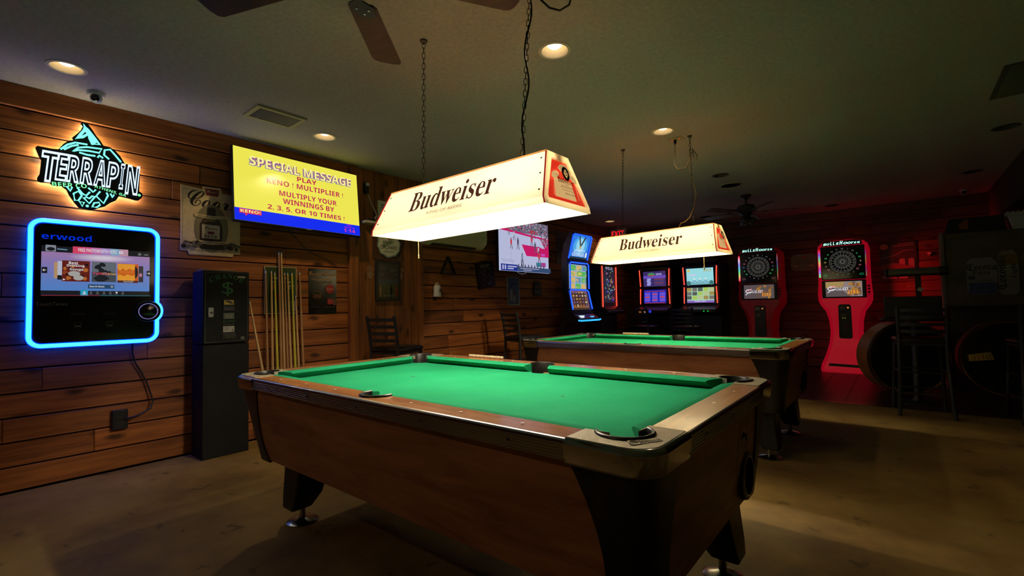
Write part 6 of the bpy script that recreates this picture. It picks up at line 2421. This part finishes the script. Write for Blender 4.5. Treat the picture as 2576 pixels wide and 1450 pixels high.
g.box((-0.025, -0.012, 0.0), (0.025, 0.012, 0.222), BLACK)
g.build('post', t)
g = G()
g.add([(0.015, -0.0135, 0.045), (0.045, -0.0135, 0.075), (0.012, -0.0135, 0.10), (-0.018, -0.0135, 0.07)], [(0, 1, 2, 3)], WHITEP)
g.build('paper_tag', t, smooth=0)


def drum(label, x, y, rz_):
    t = thing('drum', label, 'drum', (x, y, 0), rz_)
    r_ = 0.43
    g = G()
    g.lathe([(r_ - 0.02, -0.005), (r_, -0.012), (r_, 0.28), (r_ - 0.02, 0.285)], mat('drum_wood', (0.35, 0.13, 0.035), 0.35), (0, 0, r_), 40, 'y', caps=False)
    g.build('shell', t, smooth=40)
    g = G()
    g.lathe([(r_ - 0.018, 0.002), (r_ * 0.5, -0.002), (1e-6, -0.003)], BLACK, (0, 0, r_), 40, 'y')
    g.build('head', t, smooth=40)
    g = G()
    g.lathe([(r_ + 0.001, -0.014), (r_ + 0.008, -0.01), (r_ + 0.008, 0.016), (r_ + 0.001, 0.02)], BLACK, (0, 0, r_), 40, 'y', caps=False)
    g.build('hoop', t, smooth=40)
    return t


drum('large wooden-sided round drum with a black face, right of the glowing dart machine', 4.48, 7.30, R(28))
d2 = drum('second large dark drum, with a glinting amber lamp on it, in the right corner', 5.36, 7.66, R(4))
g = G()
g.hexa([(-0.36, -0.12, 0.40), (-0.16, -0.16, 0.43), (-0.16, -0.005, 0.43), (-0.36, -0.005, 0.40), (-0.36, -0.10, 0.47), (-0.18, -0.12, 0.51), (-0.18, -0.005, 0.51), (-0.36, -0.005, 0.47)], mat('amber_glass', (0.95, 0.62, 0.16), 0.3, 0.5))
for k in range(6):
    for j in range(3):
        g.sphere((-0.345 + k * 0.03, -0.128 - k * 0.005, 0.42 + 0.024 * j + 0.004 * k), 0.009, mat('amber_glass', (0.95, 0.62, 0.16), 0.3, 0.5), 8)
g.build('amber_lamp', d2, smooth=40)

# ================================================================== CEILING THINGS
VENTF = mat('vent_cream', (0.36, 0.33, 0.2), 0.6)
VENTD = mat('vent_slat', (0.10, 0.095, 0.08), 0.6)


def vent(label, x, y, hx_, hy_, fm):
    t = thing('ceiling_vent', label, 'vent', (x, y, HC - 0.001), 0)
    g = G()
    o_, i_ = 0.03, 0.0
    for a_, b_ in (((-hx_ - o_, -hy_ - o_), (hx_ + o_, -hy_)), ((-hx_ - o_, hy_), (hx_ + o_, hy_ + o_)), ((-hx_ - o_, -hy_), (-hx_, hy_)), ((hx_, -hy_), (hx_ + o_, hy_))):
        g.box((a_[0], a_[1], -0.012), (b_[0], b_[1], 0.0), fm)
    g.build('frame', t)
    g = G()
    g.box((-hx_, -hy_, -0.003), (hx_, hy_, -0.001), VOID)
    g.build('backing', t)
    g = G()
    n = int(2 * hy_ / 0.022)
    for k in range(n):
        y0 = -hy_ + (k + 0.5) * 2 * hy_ / n
        g.hexa([(-hx_, y0 - 0.009, -0.004), (hx_, y0 - 0.009, -0.004), (hx_, y0 - 0.007, -0.004), (-hx_, y0 - 0.007, -0.004),
                (-hx_, y0 + 0.005, -0.013), (hx_, y0 + 0.005, -0.013), (hx_, y0 + 0.007, -0.013), (-hx_, y0 + 0.007, -0.013)], VENTD)
    g.build('slats', t, smooth=0)
    return t


vent('cream-framed slotted vent in the ceiling above the yellow screen', 0.715, 1.625, 0.105, 0.155, VENTF)
vent('dark square vent at the upper right edge of the ceiling', 5.16, 4.72, 0.13, 0.30, mat('vent_dark', (0.10, 0.09, 0.07), 0.6))


def dome(label, x, y, rz_):
    t = thing('dome_camera', label, 'camera', (x, y, HC), rz_)
    g = G()
    g.lathe([(0.05, 0.0), (0.048, -0.018), (0.042, -0.024)], WHITEP, n=24)
    g.build('base', t, smooth=40)
    g = G()
    g.sphere((0, 0, -0.04), 0.034, WHITEP, 16)
    g.build('ball', t, smooth=60)
    g = G()
    g.lathe([(0.024, -0.024), (0.022, -0.034), (0.012, -0.037), (1e-6, -0.037)], BLACKG, (0, 0, -0.045), 18, 'y')
    g.build('lens', t, smooth=40)


dome('white ball camera with a dark lens on the ceiling above the glowing brewery sign', 0.23, 0.645, R(70))
dome('small white ball camera on the dark ceiling near the back right corner', 5.177, 9.05, R(-10))
t = thing('ceiling_speaker', 'wide round ceiling speaker, largest dark disc beyond the farther lamp', 'speaker', (2.795, 6.45, HC))
g = G()
g.lathe([(0.135, 0.0), (0.133, -0.006), (0.118, -0.009), (0.116, -0.004)], VENTF, n=32, caps=False)
g.build('rim', t, smooth=40)
g = G()
g.lathe([(1e-6, -0.004), (0.117, -0.004)], CAND, n=32)
g.build('grille', t)

BLADEW = wood('fan_blade', (0.045, 0.018, 0.010), (0.09, 0.036, 0.02), (3, 20, 20), 0.5)


def fan(label, x, y, zb, rad, a0, kit):
    t = thing('ceiling_fan', label, 'ceiling fan', (x, y, HC))
    dz = zb - HC
    g = G()
    g.lathe([(0.07, 0.0), (0.07, -0.03), (0.04, -0.06), (0.014, -0.065), (0.014, dz + 0.10)], BLACKM, n=24)
    g.build('downrod', t, smooth=40)
    g = G()
    g.lathe([(0.03, dz + 0.115), (0.10, dz + 0.095), (0.125, dz + 0.05), (0.125, dz + 0.01), (0.09, dz - 0.03), (0.05, dz - 0.055), (1e-6, dz - 0.058)], BLACKM, n=28)
    g.build('motor', t, smooth=40)
    for k in range(5):
        an = R(a0 + 72 * k)
        M = Matrix.Rotation(an, 4, 'Z') @ Matrix.Translation((0, 0, dz)) @ Matrix.Rotation(R(11), 4, 'X')
        g = G()
        pts = [(0.20, -0.045), (0.22, -0.06), (rad - 0.03, -0.072), (rad - 0.01, -0.062), (rad, -0.03), (rad, 0.03), (rad - 0.01, 0.062), (rad - 0.03, 0.072), (0.22, 0.06), (0.20, 0.045)]
        g.prism(pts, 'z', -0.003, 0.003, BLADEW)
        g.v = [tuple(M @ Vector(p)) for p in g.v]
        b = g.build('blade', t, smooth=30)
        g = G()
        g.prism([(0.09, -0.02), (0.17, -0.015), (0.20, -0.05), (0.27, -0.04), (0.28, 0.0), (0.27, 0.04), (0.20, 0.05), (0.17, 0.015), (0.09, 0.02)], 'z', -0.009, -0.004, BLACKM)
        for (u, v) in ((0.225, -0.025), (0.225, 0.025), (0.255, 0.0)):
            g.lathe([(0.006, -0.011), (1e-6, -0.014)], CHROME2, (u, v, 0), 8)
        g.v = [tuple(M @ Vector(p)) for p in g.v]
        g.build('blade_bracket', b, smooth=30)
    if kit:
        g = G()
        g.lathe([(0.05, dz - 0.055), (0.055, dz - 0.085), (0.03, dz - 0.1)], BLACKM, n=18)
        g.build('light_fitting', t, smooth=40)
        g = G()
        for k in range(3):
            q = R(120 * k + 20)
            g.sphere((0.075 * math.cos(q), 0.075 * math.sin(q), dz - 0.13), 0.055, mat('dark_glass', (0.06, 0.06, 0.06), 0.15), 14)
        g.build('glass_shade', t, smooth=60)
    return t


fan('brown-bladed ceiling fan cut by the top edge of the photo', 2.91, 0.90, 2.36, 0.66, 131, False)
fan('dark ceiling fan far back between the farther lamp and the dart machines', 2.80, 7.2, 2.40, 0.64, 20, True)

# ---- cords on the ceiling
t = thing('ceiling_outlet', 'white outlet plate with red pilot lights on the ceiling above the farther lamp', 'outlet', (2.875, 4.266, HC))
g = G()
g.box((-0.075, -0.05, -0.006), (0.075, 0.05, -0.001), VENTF)
g.build('plate', t, bevel=0.002)
for u in (-0.035, 0.035):
    g = G()
    g.box((u - 0.018, -0.02, -0.009), (u + 0.018, 0.02, -0.006), VENTF)
    g.sphere((u + 0.012, -0.012, -0.010), 0.005, glow('pilot_red', (1.0, 0.03, 0.01), 1.5), 8)
    g.build('socket', t)
g = G()
g.lathe([(0.016, -0.01), (0.014, -0.03), (0.007, -0.05)], BLACK, (2.875, 4.266, HC), 12)
CD = mat('tan_cord', (0.20, 0.15, 0.07), 0.5)
g.tube([(2.875, 4.266, HC - 0.04), (2.87, 4.27, 2.50), (2.86, 4.27, 2.41), (2.89, 4.27, 2.36), (2.96, 4.275, 2.36), (2.992, 4.28, 2.42), (3.0, 4.285, 2.52), (3.02, 4.29, 2.53), (3.03, 4.29, 2.44), (3.055, 4.29, 2.42), (3.06, 4.29, 2.46), (3.025, 4.29, 2.52), (3.005, 4.28, 2.44), (2.996, 4.275, 2.35), (3.03, 4.27, 2.20), (3.05, 4.27, 2.10), (3.02, 4.27, 1.98), (2.98, 4.27, 1.90), (2.94, 4.27, 1.87), (2.90, 4.27, 1.86), (2.88, 4.265, 1.812)], 0.0045, CD, 6)
attach(g.build('power_cord', smooth=60), lamp2)
g = G()
pts = []
for k in range(30):
    f = k / 29
    p = Vector((3.062, 1.79, HC - 0.02)).lerp(Vector((3.04, 1.735, 1.812)), f)
    p += Vector((0.012 * math.sin(f * 15), 0.008 * math.cos(f * 11), 0)) + Vector((0.012, 0.004, 0))
    pts.append(p)
g.tube(pts, 0.0045, BLACK, 6)
attach(g.build('power_cord', smooth=60), lamp1)
g = G()
g.tube([(3.11, 1.79, HC), (3.15, 1.78, 2.58), (3.19, 1.79, 2.53), (3.235, 1.81, 2.507), (3.28, 1.82, 2.52), (3.32, 1.80, 2.57), (3.34, 1.79, HC)], 0.005, BLACK, 6)
tag(g.build('hanging_cable', smooth=60), 'black cord sagging from the ceiling at the top edge, right of the chain', 'cord')
